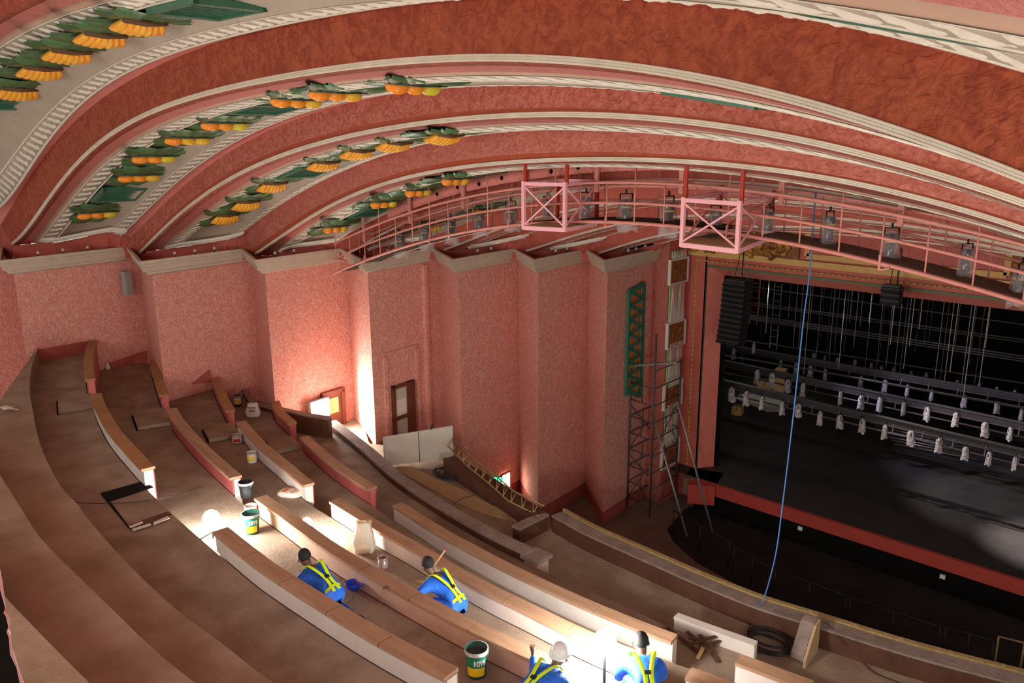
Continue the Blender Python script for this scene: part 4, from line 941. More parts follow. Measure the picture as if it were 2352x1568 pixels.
# ------------------------------------------------------------------ side box: leaning board, lattice ladder, cable coil
q = [atz(882, 1068, 3.33), atz(1036, 1066, 3.33)]
bl = atz(886, 1070, 3.34); br = atz(1040, 1060, 3.34); d = br-bl; d /= np.linalg.norm(d); nn = np.array([d[1], -d[0], 0])
def onb(x, y): return onpl(x, y, bl, nn)
tl = onb(882, 1004); tr = onb(1040, 978); trb = onb(1041, 1052)
t = thing('wall_board', 'large pale plasterboard sheet standing on edge in front of the dark wood door', 'board', bl)
mb = MB(); mb.prism([p-bl for p in (bl, trb, tr, tl)], nn*-.05); mb.build('sheet', 'board', t)
mb = MB(); ms = (tl+tr)/2-bl; me_ = (bl+trb)/2-bl; mb.bar(ms+nn*.01, me_+nn*.01, .01, .012); mb.build('joint', 'void', t)
mb = MB(); mb.bar(bl-bl, tl-bl, .05, .05); mb.build('painted_lit_edge', 'pwhite', t)  # light along the board's edge, put in as a whiter bar
mb = MB(); mb.prism([onb(988, 988)-bl, onb(996, 980)-bl, onb(992, 968)-bl], nn*.02); mb.build('dark_hook', 'black', t)
# lattice
pts = [(1040, 1006), (1085, 1050), (1130, 1085), (1180, 1128), (1250, 1162)]
t = thing('lattice_truss', 'thin lattice ladder truss lying along the side box parapet', 'truss', atz(1040, 1006, 4.1)); c = np.array(t.location)
up_ = [atz(x, y, 4.05-.06*i)-c for i, (x, y) in enumerate(pts)]; lo_ = [p+np.array([.1, -.28, -.12]) for p in up_]
mb = MB(); mb.tube(up_, .02, 6); mb.build('rail', 'stripwood', t); mb = MB(); mb.tube(lo_, .02, 6); mb.build('rail', 'stripwood', t)
mb = MB(); n = 26
U2 = resamp(up_, n); L2 = resamp(lo_, n)
for i in range(n-1): mb.tube([U2[i], L2[i+1] if i % 2 else L2[i]], .014, 5)
mb.build('web', 'stripwood', t)
def coil(x, y, z, r, label, m='cable', n=7, sy=.55, tail=None):
    p = atz(x, y, z); t = thing('cable_coil', label, 'cable', p); rnd = random.Random(int(x)); mb = MB()
    for i in range(n):
        rr = r*(.7+.4*rnd.random()); ox, oy = (rnd.random()-.5)*r*.4, (rnd.random()-.5)*r*.4; mb.tube([(ox+rr*math.cos(a), oy+rr*(.75)*math.sin(a), .02+.015*i) for a in np.linspace(0, 6.28, 26)], .012, 5)
    mb.build('coil', m, t)
    if tail:
        q = [atz(a, b, z+.015)-p for a, b in tail]; mb = MB(); mb.tube(smooth3(q), .008, 5); mb.build('tail', m, t)
    return t
def smooth3(P, m=8):
    P = [np.array(p, float) for p in P]; Q = [2*P[0]-P[1]]+P+[2*P[-1]-P[-2]]; out = []
    for i in range(1, len(Q)-2):
        a, b, c, d = Q[i-1:i+3]
        for j in range(m):
            t = j/m; out.append(.5*((2*b)+(c-a)*t+(2*a-5*b+4*c-d)*t*t+(3*b-a-3*c+d)*t**3))
    out.append(P[-1]); return out
coil(1030, 1090, 3.36, .42, 'coil of grey-black cable on the side box floor', tail=[(1056, 1096), (1075, 1110), (1092, 1122), (1088, 1136), (1060, 1145), (1040, 1160)])
coil(1062, 1082, 3.36, .2, 'dark tangle of cable against the side box parapet', n=9)
coil(1765, 1480, 3.33, .42, 'coil of dark cable lying below the blue rope', n=7, tail=[(1735, 1390), (1722, 1428), (1728, 1445), (1760, 1462), (1790, 1470), (1840, 1490), (1800, 1500), (1730, 1500), (1660, 1525)])
t = thing('black_cable', 'thin black cable trailing across floor right of the plywood partition', 'cable', atz(1900, 1450, 3.75)); c = np.array(t.location)
mb = MB(); mb.tube(smooth3([atz(x, y, z)-c for x, y, z in ((1862, 1434, 3.8), (1895, 1428, 3.8), (1935, 1470, 3.6), (1975, 1512, 3.33), (2010, 1545, 3.33), (2060, 1565, 3.33), (2120, 1590, 3.33))]), .008, 5); mb.build('cable', 'cable', t)
t = thing('black_cable', 'thin black cable snaking from the open hatch across the steps', 'cable', atz(150, 1150, 5.78)); c = np.array(t.location)
mb = MB(); mb.tube(smooth3([atz(x, y, z)-c for x, y, z in ((152, 1150, 5.77), (200, 1155, 5.77), (270, 1155, 5.77), (330, 1150, 5.77), (400, 1138, 5.6), (455, 1120, 5.14), (560, 1100, 5.14))]), .006, 5); mb.build('cable', 'cable', t)
# ------------------------------------------------------------------ lighting gantry
GV = 13.15
gb = [(763,629),(839,599),(906,572),(989,551),(1100,530),(1193,516),(1290,508),(1380,508),(1513,516),(1629,531),(1770,552),(1932,584),(2060,612),(2116,629),(2241,662),(2352,697)]
gm = [(770,595),(834,564),(906,536),(989,514),(1100,489),(1193,474),(1290,466),(1380,464.5),(1513,471),(1640,482),(1773,499.5),(1932,527),(1992,536),(2060,553),(2141,574),(2352,627)]
gt = [(768,559),(839,526),(906,499),(989,476),(1100,447),(1196,431),(1290,422),(1380,419),(1571,424),(1780,448),(1949,471),(2060,493),(2141,510),(2257,538),(2352,563)]
def gpoly(pts, v=GV):
    P = [atv(x, y, v) for x, y in pts]; u = np.array([p[0] for p in P]); z = np.array([p[2] for p in P]); co = np.polyfit(u+10, z, 5)
    return lambda q: np.polyval(co, np.asarray(q)+10), u.min(), u.max()
fb, ub_, ue_ = gpoly(gb); fm, um_, _ = gpoly(gm); ft, ut_, _ = gpoly(gt)
UG = 0.2
def gline(fn, a, b, dv=0, n=60): 
    return [np.array([u, GV+dv, float(fn(min(u, ue_)))+(0 if u < ue_ else (u-ue_)*float(fn(ue_)-fn(ue_-.5))/.5)]) for u in np.linspace(a, b, n)]
t = thing('lighting_gantry', 'long curved pink pipe-railed walkway slung under the arches', 'lighting gantry', (-9, GV, 9.8)); c = np.array(t.location)
def gb_(mb, name, m, **k): o = mb.build(name, m, t, **k); o.matrix_parent_inverse = Matrix.Translation(-t.location); return o
for fn, a, nm, r in ((fb, ub_, 'bottom_rail', .035), (fm, um_, 'middle_rail', .028), (ft, ut_, 'top_rail', .03)):
    for dv in (0, .8):
        mb = MB(); mb.tube(gline(fn, a+(.5 if dv else 0), UG, dv), r, 7); gb_(mb, nm, 'gantry')
mb = MB()
for s0, s1 in ((ub_+.3, atv(1203, 523, 12.55)[0]+.1), (atv(1370, 514, 13.6)[0]-.25, atv(1566, 562, 12.3)[0]+.1), (atv(1768, 546, 13.2)[0]-.2, UG)):
    if s1-s0 < .2: continue
    a = gline(fb, s0, s1, .02, 24); b = gline(fb, s0, s1, .8, 24); mb.grid([[p-Zz*.02 for p in a], [p+Zz*.04 for p in a], [p+Zz*.04 for p in b], [p-Zz*.02 for p in b], [p-Zz*.02 for p in a]], smooth=False); gb_(mb, 'deck', 'deck')
mb = MB(); mb.tube(gline(lambda q: (ft(q)+fm(q))/2+.1, um_+2, UG, .6), .03, 7); gb_(mb, 'lamp_rail', 'gantry')
ceilz = lambda u: float(CV[('D', 'o')][1](u))
hu = np.linspace(ub_+.25, UG-.2, 30)
for i, u in enumerate(hu):
    for dv in (0, .8):
        z0 = float(fb(min(u, ue_))); z1_ = float(ft(max(min(u, ue_), ut_)))+.02
        mb = MB(); mb.tube([(u, GV+dv, z0), (u, GV+dv, z1_ if i % 3 else max(z1_, ceilz(u)+.1))], .014, 6); gb_(mb, 'hanger', 'gantry')
for i in range(9):
    u = hu[i*3+1]+.1; z0 = float(ft(max(min(u, ue_), ut_))); mb = MB(); mb.bar((u, GV+.4, z0-.2), (u, GV+.4, z0+.55), .09, .05); mb.bar((u, GV, z0), (u, GV+.8, z0), .04); gb_(mb, 'bracket', 'gantry')
mb = MB()
for i in range(7):
    u = hu[i*4+2]; z0 = float(fb(min(u, ue_))); mb.bar((u, GV-.03, z0-.1), (u, GV-.03, z0+.14), .03, .02); mb.bar((u, GV-.03, z0-.1), (u+.16, GV-.03, z0-.06), .03, .02)
gb_(mb, 'toe_clips', 'gantry')
# fixed cages
def cage(L_, N_, R_, zb_, hpx_top, label, back=None):
    """L_,N_,R_: left, near and right floor corners in the photograph"""
    a, b, c_ = [atz(*q, zb_) for q in (L_, N_, R_)]; d_ = a+c_-b; h = onpl(N_[0]-2, hpx_top, b, hf)[2]-zb_
    t = thing('access_cage', label, 'access cage', b); o = b
    P = [q-o for q in (a, b, c_, d_)]
    for i, nm in enumerate(('post', 'post', 'post', 'post')):
        red = i >= 2; mb = MB(); mb.bar(P[i]-Zz*.03, P[i]+Zz*(h+(.05 if not red else .0)), .065, mi=0); mb.build('post', 'redpost' if red else 'cradle', t)
        if True:
            zc = 2.6 if red else 1.1
            mb = MB(); mb.bar(P[i]+Zz*h+np.array([.0, .05, 0]), P[i]+Zz*(h+zc)+np.array([0, .05, 0]), .06, .05); mb.build('hanger', 'redpost', t)
    for i in range(4):
        p, q = P[i], P[(i+1) % 4]
        mb = MB(); mb.bar(p+Zz*h, q+Zz*h, .06, .07); mb.build('top_rail', 'cradle', t)
        mb = MB(); mb.bar(p, q, .06, .08); mb.build('bottom_rail', 'redpost' if i == 2 else 'cradle', t)
        mb = MB(); mb.bar(p+Zz*.05, q+Zz*(h-.04), .028); mb.bar(p+Zz*(h-.04), q+Zz*.05, .028); mb.build('cross_brace', 'cradle' if i < 2 else 'gantry', t)
    mb = MB(); mb.prism([p*.98+Zz*.02 for p in P], (0, 0, .03)); mb.build('plywood_floor', 'ply', t); return t
CZ1 = float(fb(atv(1297, 528, 12.5)[0])); CZ1 = atv(1297, 528, 12.55)[2]
cage((1203, 523), (1297, 528), (1370, 514), CZ1, 424, 'pink steel cage with plywood floor, left one of the two')
CZ2 = atv(1693, 577, 12.3)[2]
cage((1566, 562), (1693, 577), (1768, 546), CZ2, 468, 'pink steel cage with plywood floor, right one of the two')
# lanterns on the gantry
gl = [(917, 530, 590, 0), (976, 510, 572, 0), (1035, 494, 560, 0), (1101, 478, 542, 0), (1173, 458, 530, 0), (1257, 446, 508, 0), (1347, 438, 515, 0), (1439, 440, 530, 0), (1537, 445, 545, 0), (1645, 468, 532, 1), (1767, 472, 545, 1), (1908, 480, 570, 1), (2050, 518, 612, 1), (2224, 555, 642, 1), (2350, 598, 705, 1)]
for i, (x, y0, y1, cl) in enumerate(gl):
    v = GV+.5; p = atv(x, y0, v); b = atv(x, y1, v); s = (p[2]-b[2])/.95
    place_l(protoc if True else protos, i, p, .6+.4*(i % 3), s, 'clear-bagged lantern on the curved gantry, %s from the left' % ORD[i], 'bagged lanterns on the curved gantry')
# blue rope
rp = [(1873, 444, 13.4), (1868, 520, 13.6), (1858, 640, 14.4), (1845, 740, 15), (1828, 900, 15.6), (1812, 1040, 16), (1796, 1170, 16), (1784, 1260, 15.8), (1768, 1330, 15.0), (1752, 1380, 14.2), (1740, 1402, 13.6)]
t = thing('blue_rope', 'long blue rope hanging from the gantry to the balcony front', 'rope', atv(1740, 1402, 13.0)); c = np.array(t.location)
Pa = atv(1873, 444, 13.9); Pb = atz(1744, 1392, FZ+.03); n_ = len(rp)
# plane through both ends, then bend within it
Pp = [atv(x, y, Pa[1]+(Pb[1]-Pa[1])*(i/(n_-1))) for i, (x, y, _) in enumerate(rp)]
Pp[-1] = Pb
mb = MB(); mb.tube([p-c for p in smooth3(Pp, 6)], .012, 7); mb.build('rope', 'bluerope', t)
# ------------------------------------------------------------------ cornice bulbs
def bulb():
    t = thing('cove_bulb', '', 'light bulb'); mb = MB(); mb.tube([(0, 0, -.02), (0, 0, .05)], .022, 8); mb.build('socket', 'black', t); mb = MB(); mb.ell((0, 0, .09), (.045, .045, .055), nu=10, nv=6); mb.build('glass', 'bulb', t); return t
b0 = bulb(); first = True
for k, xs in ((1, (85, 143, 200, 252)), (2, (398, 445, 490, 536)), (3, (628, 672)), (4, (886, 953)), (5, (1092, 1123, 1152, 1180)), (6, (1271, 1297, 1322)), (7, (1437, 1455, 1476))):
    ax, n = wframe(k)
    for j, x in enumerate(xs):
        a = wallhit(k, x, 585); p = np.array([a[0], a[1], 8.78])+n*.08
        o = b0 if first else copy_tree(b0); first = False; o.location = V3(p)
        relabel(o, 'tiny bare bulb in the cornice cove, bay %s, %s bulb along' % (['', 'nearest the camera', 'second from the camera', 'third from the camera', 'above the wood door', 'fifth from the camera', 'sixth from the camera', 'nearest the stage'][k], ORD[j]), 'cornice cove bulbs')
# ------------------------------------------------------------------ fruit ornament and grilles in the panels
def soff(k, x, y):
    best = None
    for t in np.linspace(.15, 1.0, 120):
        v = vt(k, t); p = atv(x, y, v); e = p[2]-float(zt(k, t, p[0]))
        if best is not None and best[0]*e <= 0: return p, t
        best = (e, p, t) if best is None or True else best
    # nearest
    ts = np.linspace(.2, .95, 90); es = [abs(atv(x, y, vt(k, t))[2]-float(zt(k, t, atv(x, y, vt(k, t))[0]))) for t in ts]; t = ts[int(np.argmin(es))]
    return atv(x, y, vt(k, t)), t
def sframe(k, t, u):
    h = .05; a = np.array([h*2, 0, float(zt(k, t, u+h)-zt(k, t, u-h))]); a /= np.linalg.norm(a)
    c = np.array([0, 1., 0]); n = np.cross(c, a); 
    if n[2] > 0: n = -n
    n /= np.linalg.norm(n); return a, c, n   # along arch, across towards the stage, out of the ceiling
def leafblade(mb, base, dir_, side, n, L_, W_, mi=0):
    rows = []
    for i in range(7):
        s = i/6.; w = W_*math.sin(math.pi*min(1, s*.93+.05))**.7; cpt = base+dir_*L_*s+n*(-.05+.05*math.sin(math.pi*s)); rows.append([cpt-side*w-n*.03, cpt-side*w*.5+n*.02, cpt+n*.0, cpt+side*w*.5+n*.02, cpt+side*w-n*.03])
    mb.grid(rows, mi=mi)
def fruitgroup(k, x, y, kind, label, sc=1., half=None):
    p, tt = soff(k, x, y); tc = min(.66, max(.46, tt)); 
    u = p[0]; a, c_, n = sframe(k, tt, u); dv = VK[chr(ord(k)+1)]-VK[k]
    half = half or dv*.235; org = np.array([u, vt(k, tt), float(zt(k, tt, u))])
    t = thing('banana_bunch' if kind == 'banana' else 'mango_row', label, 'fruit ornament', org, group='painted fruit ornaments on the ceiling panels')
    rnd = random.Random(int(x*7+y))
    ctr = np.array([0, vt(k, .58)-org[1], 0])
    if kind == 'banana':
        nb = 7; Wd = half*1.15
        for i in range(nb):
            s = (i-(nb-1)/2)/((nb-1)/2); q = c_*s*Wd*.5+n*(.03+.04*math.cos(s*1.5)); L_ = .21*sc*(1+.15*math.cos(s*2))
            mb = MB(); dn = a*-1+n*.25+c_*s*.35; dn /= np.linalg.norm(dn)
            pts = [q+dn*(j-3)/3.*L_+n*.05*(1-((j-3)/3.)**2) for j in range(7)]
            mb.tube(pts, [.018, .05*sc, .068*sc, .072*sc, .066*sc, .045*sc, .012], 8); mb.build('banana', 'banana', t)
        mb = MB(); mb.tube([c_*-Wd*.52+n*.0+a*.2*sc, n*.04+a*.23*sc, c_*Wd*.52+n*.0+a*.2*sc], .05*sc, 7); mb.build('stalk', 'banana_tip', t)
    else:
        nb = 3
        for i in range(nb):
            s = i-1; q = c_*s*half*.55+n*.05; dd = c_+a*.25*(-1)**i*.5; dd /= np.linalg.norm(dd); sd_ = np.cross(n, dd)
            mb = MB(); mb.ell(q, (.10*sc, .11*sc, half*.34), (sd_, n, dd), nu=12, nv=9, bend=.03); mb.build('mango', ['mangoO', 'mangoO', 'mangoY'][i] if rnd.random() > .3 else ['mangoO', 'mangoY', 'mangoG'][i], t)
        mb = MB(); mb.tube([c_*-half+n*.0+a*.14, n*.02+a*.17, c_*half+n*.0+a*.1], .03, 6); mb.build('stalk', 'leafD', t)
    lm = ['leafA', 'leafB', 'leafA', 'leafD']
    for i in range(15):
        s = ((i % 5)-2)/2.*(1 if i < 5 else .55); mb = MB(); base = c_*s*half*.8+a*(-.34 if i % 2 else .26)*sc*(1 if i < 5 else (.6 if i < 10 else 1.7))
        dd = a*(.5*(-1)**i)+c_*(1 if s >= 0 else -1)*.9; dd /= np.linalg.norm(dd); leafblade(mb, base-dd*.25, dd, np.cross(n, dd), n, .62*sc, .2*sc); mb.build('leaf', lm[i % 3], t)
    mb = MB(); mb.prism([c_*-half*.95+a*-.5*sc+n*-.065, c_*half*.7+a*-.5*sc+n*-.065, c_*half*.7+a*.5*sc+n*-.065, c_*-half*.95+a*.5*sc+n*-.065], n*.02); mb.build('dark_ground', 'leafD', t)
    return t
place = {'A': 'nearest ceiling panel', 'B': 'second ceiling panel', 'C': 'third ceiling panel', 'D': 'fourth ceiling panel', 'E': 'fifth ceiling panel'}
fr = {'A': [(40, 208), (92, 160), (155, 120), (232, 82), (320, 52)], 'B': [(222, 490), (318, 404), (352, 360), (430, 318), (515, 283), (680, 228), (770, 211), (950, 194)], 'C': [(517, 497), (565, 467), (625, 424), (743, 374), (820, 347), (905, 328), (1020, 309)], 'D': [(770, 522), (880, 464), (960, 437), (1045, 410)], 'E': [(985, 520), (1110, 481)]}
for k, pts in fr.items():
    for i, (x, y) in enumerate(pts):
        kd = 'banana' if k in 'AC' else 'mango'
        fruitgroup(k, x, y, kd, 'painted %s on %s, %s visible counting up from the left' % ('banana bunch' if kd == 'banana' else 'mangoes', place[k], ORD[i]), 1.15 if k == 'A' else 1.0)
def grille(k, x, y, L_, label):
    p, tt = soff(k, x, y); u = p[0]; tm = .58; a, c_, n = sframe(k, tm, u); dv = VK[chr(ord(k)+1)]-VK[k]; W = dv*.46
    org = np.array([u, vt(k, tm), float(zt(k, tm, u))]); t = thing('ceiling_grille', label, 'ventilation grille', org, group='green ventilation grilles in ceiling')
    mb = MB()
    for s in (-1, 1): mb.box(a*s*L_*.44-n*.03, (L_*.12, W, .10), (a, c_, n)); mb.box(c_*s*W*.47-n*.03, (L_, W*.08, .10), (a, c_, n))
    mb.build('frame', 'green', t)
    mb = MB(); mb.box(n*-.08, (L_*.8, W*.9, .01), (a, c_, n)); mb.build('dark_duct', 'void', t)
    for i in range(7):
        s = (i-3)/3.; mb = MB(); mb.box(a*s*L_*.33-n*.04, (L_*.035, W*.9, .04), (a, c_, n)); mb.build('slat', 'green', t)
    return t
for k, x, y, l, lab in (('A', 55, 248, 1.1, 'dark green grille at the left edge on the nearest ceiling panel'), ('A', 470, 25, 1.5, 'large green grille touching top edge on the nearest ceiling panel'), ('A', 2100, 78, 1.8, 'dark green louvres at upper right on the nearest ceiling panel'),
    ('B', 262, 446, .95, 'lower green grille on the second ceiling panel'), ('B', 600, 252, 1.25, 'upper green grille on the second ceiling panel'), ('B', 1620, 226, 1.2, 'sliver of green grille right of centre under the second arch'),
    ('C', 715, 396, 1.1, 'green grille between banana bunches on the third ceiling panel'), ('C', 1275, 298, 1.0, 'sliver of green grille under the third arch'), ('D', 850, 486, 1.0, 'green grille on the fourth ceiling panel by the gantry end'), ('D', 1130, 400, 1.0, 'upper green grille on the fourth ceiling panel')):
    grille(k, x, y, l, lab)
# ------------------------------------------------------------------ buckets, tins and bags
FONT = {'B': ['110', '101', '110', '101', '110'], 'O': ['111', '101', '101', '101', '111'], 'Y': ['101', '101', '010', '010', '010'], 'S': ['111', '100', '111', '001', '111'], 'E': ['111', '100', '110', '100', '111'], 'N': ['101', '111', '111', '111', '101']}
def bucket(x, y, z, r, h, label, ang=0., kind='bucket', group=None, plain=False, body='bucket', fill='bucket_in', tilt=0, text=None):
    p = atz(x, y, z); t = thing('plaster_bucket' if kind == 'bucket' else 'paint_tin', label, 'bucket' if kind == 'bucket' else 'paint tin', p, ang)
    tp = r; bt = r*(.82 if kind == 'bucket' else 1)
    R = lambda q: bt+(tp-bt)*q/h
    mb = MB(); mb.lathe([(0, 0), (bt*.97, 0), (bt, .01), (tp, h), (tp*.95, h), (bt*.93, .03), (0, .03)], n=28); mb.build('body', body, t)
    mb = MB(); mb.lathe([(tp*1.0, h*.86), (tp*1.07, h*.87), (tp*1.07, h*.93), (tp*1.02, h*.94), (tp*1.06, h*.96), (tp*1.06, h*1.0), (tp*.98, h*1.0)], n=28); mb.build('rim', 'bucketrim' if kind == 'bucket' else 'tin', t)
    mb = MB(); mb.lathe([(0, h*.80), (R(h*.8)*.93, h*.80)], n=24); mb.build('contents', fill, t)
    def band(z0, z1, a0, a1, nm, m, off=.003):
        mb = MB(); n = 14; mb.grid([[np.array([(R(zz)+off)*math.cos(a), (R(zz)+off)*math.sin(a), zz]) for a in np.linspace(a0, a1, n)] for zz in (z0, z1)]); return mb.build(nm, m, t)
    af = -math.pi/2
    if plain: pass
    elif kind == 'bucket':
        lab_ = band(h*.42, h*.82, af-1.1, af+1.1, 'label', 'greenlab'); band(h*.12, h*.45, af-1.0, af+.9, 'lower_label', 'yellow', .004)
        mb = MB(); 
        for ci, ch_ in enumerate(text or 'BOYS'):
            for ri, row in enumerate(FONT[ch_]):
                for xi, on in enumerate(row):
                    if on == '1': aa = af-.15+ci*.28+xi*.075; zz = h*(.70-ri*.035); rr = R(zz)+.008; mb.box((rr*math.cos(aa), rr*math.sin(aa), zz), (.012, .012, h*.034), ((-math.sin(aa), math.cos(aa), 0), (math.cos(aa), math.sin(aa), 0), (0, 0, 1)))
        mb.build('lettering', 'whitelab', lab_)
    else:
        lm = {'red': 'redlab', 'yellow': 'yellow'}.get(text)
        if lm: band(h*.2, h*.8, af-1.2, af+1.2, 'label', 'whitelab'); band(h*.3, h*.65, af-.5, af+.9, 'label_patch', lm, .005)
    mb = MB(); mb.tube([(tp*1.05*math.cos(a), .03-.12*math.sin(a) if False else -tp*1.08*math.sin(a)*.35-.3*tp, h*.9-.25*h*math.sin(a)) for a in np.linspace(0, math.pi, 12)], .005, 5); mb.build('handle', 'steel', t)
    return t
vw = AZ
bucket(1095, 1548, 5.12, .15, .40, 'large green and yellow lettered bucket with white rim, nearest at bottom', vw)
bucket(579, 1222, 5.12, .15, .38, 'open dark green and yellow bucket by the left star-like lamp', vw+.2)
bucket(567, 1140, 5.12, .14, .32, 'dark bucket standing past the end of the second row wall', vw, plain=True, body='black')
bucket(578, 1187, 5.12, .11, .24, 'small splattered white pail just behind the green bucket', vw, 'tin', body='paper', fill='paper')
bucket(880, 1301, 4.7, .085, .19, 'grey-mauve open paint tin right of the white sack', vw, 'tin', body='tin', fill='mauve')
bucket(546, 1017, 4.7, .12, .22, 'paint tin with red label in third row', vw, 'tin', text='red', body='tin', fill='tin')
bucket(579, 1060, 4.7, .11, .24, 'upright paint tin with yellow label and raised handle', vw, 'tin', text='yellow', body='whitelab', fill='tin')
bucket(547, 930, 4.32, .12, .3, 'small yellow tin in the dark corner of the timber upstand', vw, 'tin', text='yellow', body='darkwood', fill='void')
def bag(x, y, z, w, d, h, label, rz, m='paper', flat=False, patch='orangelab'):
    p = atz(x, y, z); t = thing('cement_bag' if flat or patch else 'plaster_sack', label, 'bag', p, rz); rnd = random.Random(int(x)); rows = []
    zs = np.linspace(0, 1, 9); n = 20
    for s in zs:
        if flat: k_ = math.sin(math.pi*(.12+.76*s))**.35
        else: k_ = (.86+.14*math.sin(s*5))*(1-.1*s)
        r = []
        for j in range(n+1):
            a = 2*math.pi*(j % n)/n; e = abs(math.cos(a))**.5*(1 if math.cos(a) > 0 else -1), abs(math.sin(a))**.5*(1 if math.sin(a) > 0 else -1)
            pinch = 1 if flat else (1-.55*s**3)
            r.append(np.array([w/2*e[0]*k_*(1+.06*math.sin(a*5+s*7)), d/2*e[1]*k_*pinch*(1+.08*math.sin(a*3+s*9)), h*s+(0.05*h*math.sin(a*4) if s > .9 and not flat else 0)]))
        rows.append(r)
    mb = MB(); mb.grid([[np.array([0, 0, 0])]*(n+1)]+rows+[[np.array([0, 0, h*(.98 if flat else .8)])]*(n+1)]); mb.build('bag_body', m, t)
    if patch:
        mb = MB()
        if flat: mb.box((-w*.2, 0, h+.004), (w*.16, d*.7, .006)); mb.box((w*.18, -d*.1, h+.004), (w*.05, d*.5, .006)); mb.box((w*.3, d*.1, h+.004), (w*.05, d*.5, .006))
        else: mb.box((0, -d/2*.98, h*.5), (w*.4, .01, h*.12)); mb.box((0, -d/2*.98, h*.72), (w*.5, .01, h*.08))
        mb.build('printed_marks', patch, t)
    else:
        mb = MB(); mb.tube([(-w*.4, 0, h*.97), (0, -.03, h*1.03), (w*.4, 0, h*.99)], .018, 6); mb.build('folded_top', 'cream', t)
    return t
bag(838, 1266, 4.7, .40, .26, .60, 'tall white plaster sack standing open against the bright low wall', AZ, 'sack', patch=None)
bag(668, 1138, 4.7, .52, .34, .12, 'flat white and orange cement bag lying on the third row floor', AZ-.3, flat=True)
bag(582, 956, 4.32, .42, .22, .40, 'grey cement bag upright beside the timber upstand', AZ+.1, patch='mauve')
t = thing('paper_scrap', 'crumpled pale paper on the concrete step at left edge', 'litter', atz(15, 941, 6.2)); mb = MB()
for i in range(6): mb.prism([(random.random()*.3-.2, random.random()*.2-.1, .02), (random.random()*.35-.1, random.random()*.2-.1, .08), (random.random()*.3, random.random()*.2, .03)], (0, 0, .01))
mb.build('scrap', 'paper', t)
t = thing('white_rubble', 'small white lump at the foot of pink wall, upper left', 'rubble', wallhit(1, 253, 845)+np.array([.1, -.1, -.0])); mb = MB(); mb.ell((0, 0, .06), (.1, .08, .08), nu=8, nv=5); mb.ell((0, 0, .14), (.04, .04, .08), nu=8, nv=5); mb.build('lump', 'whitelab', t)
t = thing('hard_hat', 'blue hard hat upside down on the floor between the two crouching workers', 'hard hat', atz(812, 1354, 5.12), AZ)
mb = MB(); mb.lathe([(0, 0), (.05, .005), (.10, .04), (.125, .10), (.13, .13), (.122, .128), (.09, .05), (0, .02)], n=24, sy=.85); mb.build('shell', 'helmet', t)
mb = MB(); mb.grid([[np.array([.125*math.cos(a), .11*math.sin(a), .125]) for a in np.linspace(-1, 1, 10)], [np.array([.20*math.cos(a*.7), .13*math.sin(a), .155]) for a in np.linspace(-1, 1, 10)]]); mb.build('peak', 'helmet', t)
# ------------------------------------------------------------------ work lamps
def worklamp(x, y, z, fz, label, r=.13):
    p = atz(x, y, z) if z > 0 else atv(x, y, -z); z = p[2]; t = thing('work_lamp', label, 'work lamp', (p[0], p[1], fz)); h = z-fz
    mb = MB(); mb.ell((0, 0, h), (r, r, r)); mb.build('glowing_bulb', 'lampglow', t)
    mb = MB(); mb.tube([(0, 0, .0), (0, 0, h-r)], .02, 6); mb.build('stem', 'black', t)
    mb = MB()
    for a in (0, 2.1, 4.2): mb.bar((0, 0, .12), (.22*math.cos(a), .22*math.sin(a), .01), .025)
    mb.build('stand', 'black', t)
    return p
W1 = worklamp(485, 1190, 5.5, 5.12, 'glaring work lamp at the left, by the first long row wall', .15)
W2 = worklamp(705, 1200, 5.0, 4.7, 'smaller glaring work lamp behind the salmon row wall', .10)
W3 = worklamp(1390, 1470, -7.7, 4.7, 'brightest work lamp at the bottom beside the fourth worker', .15)
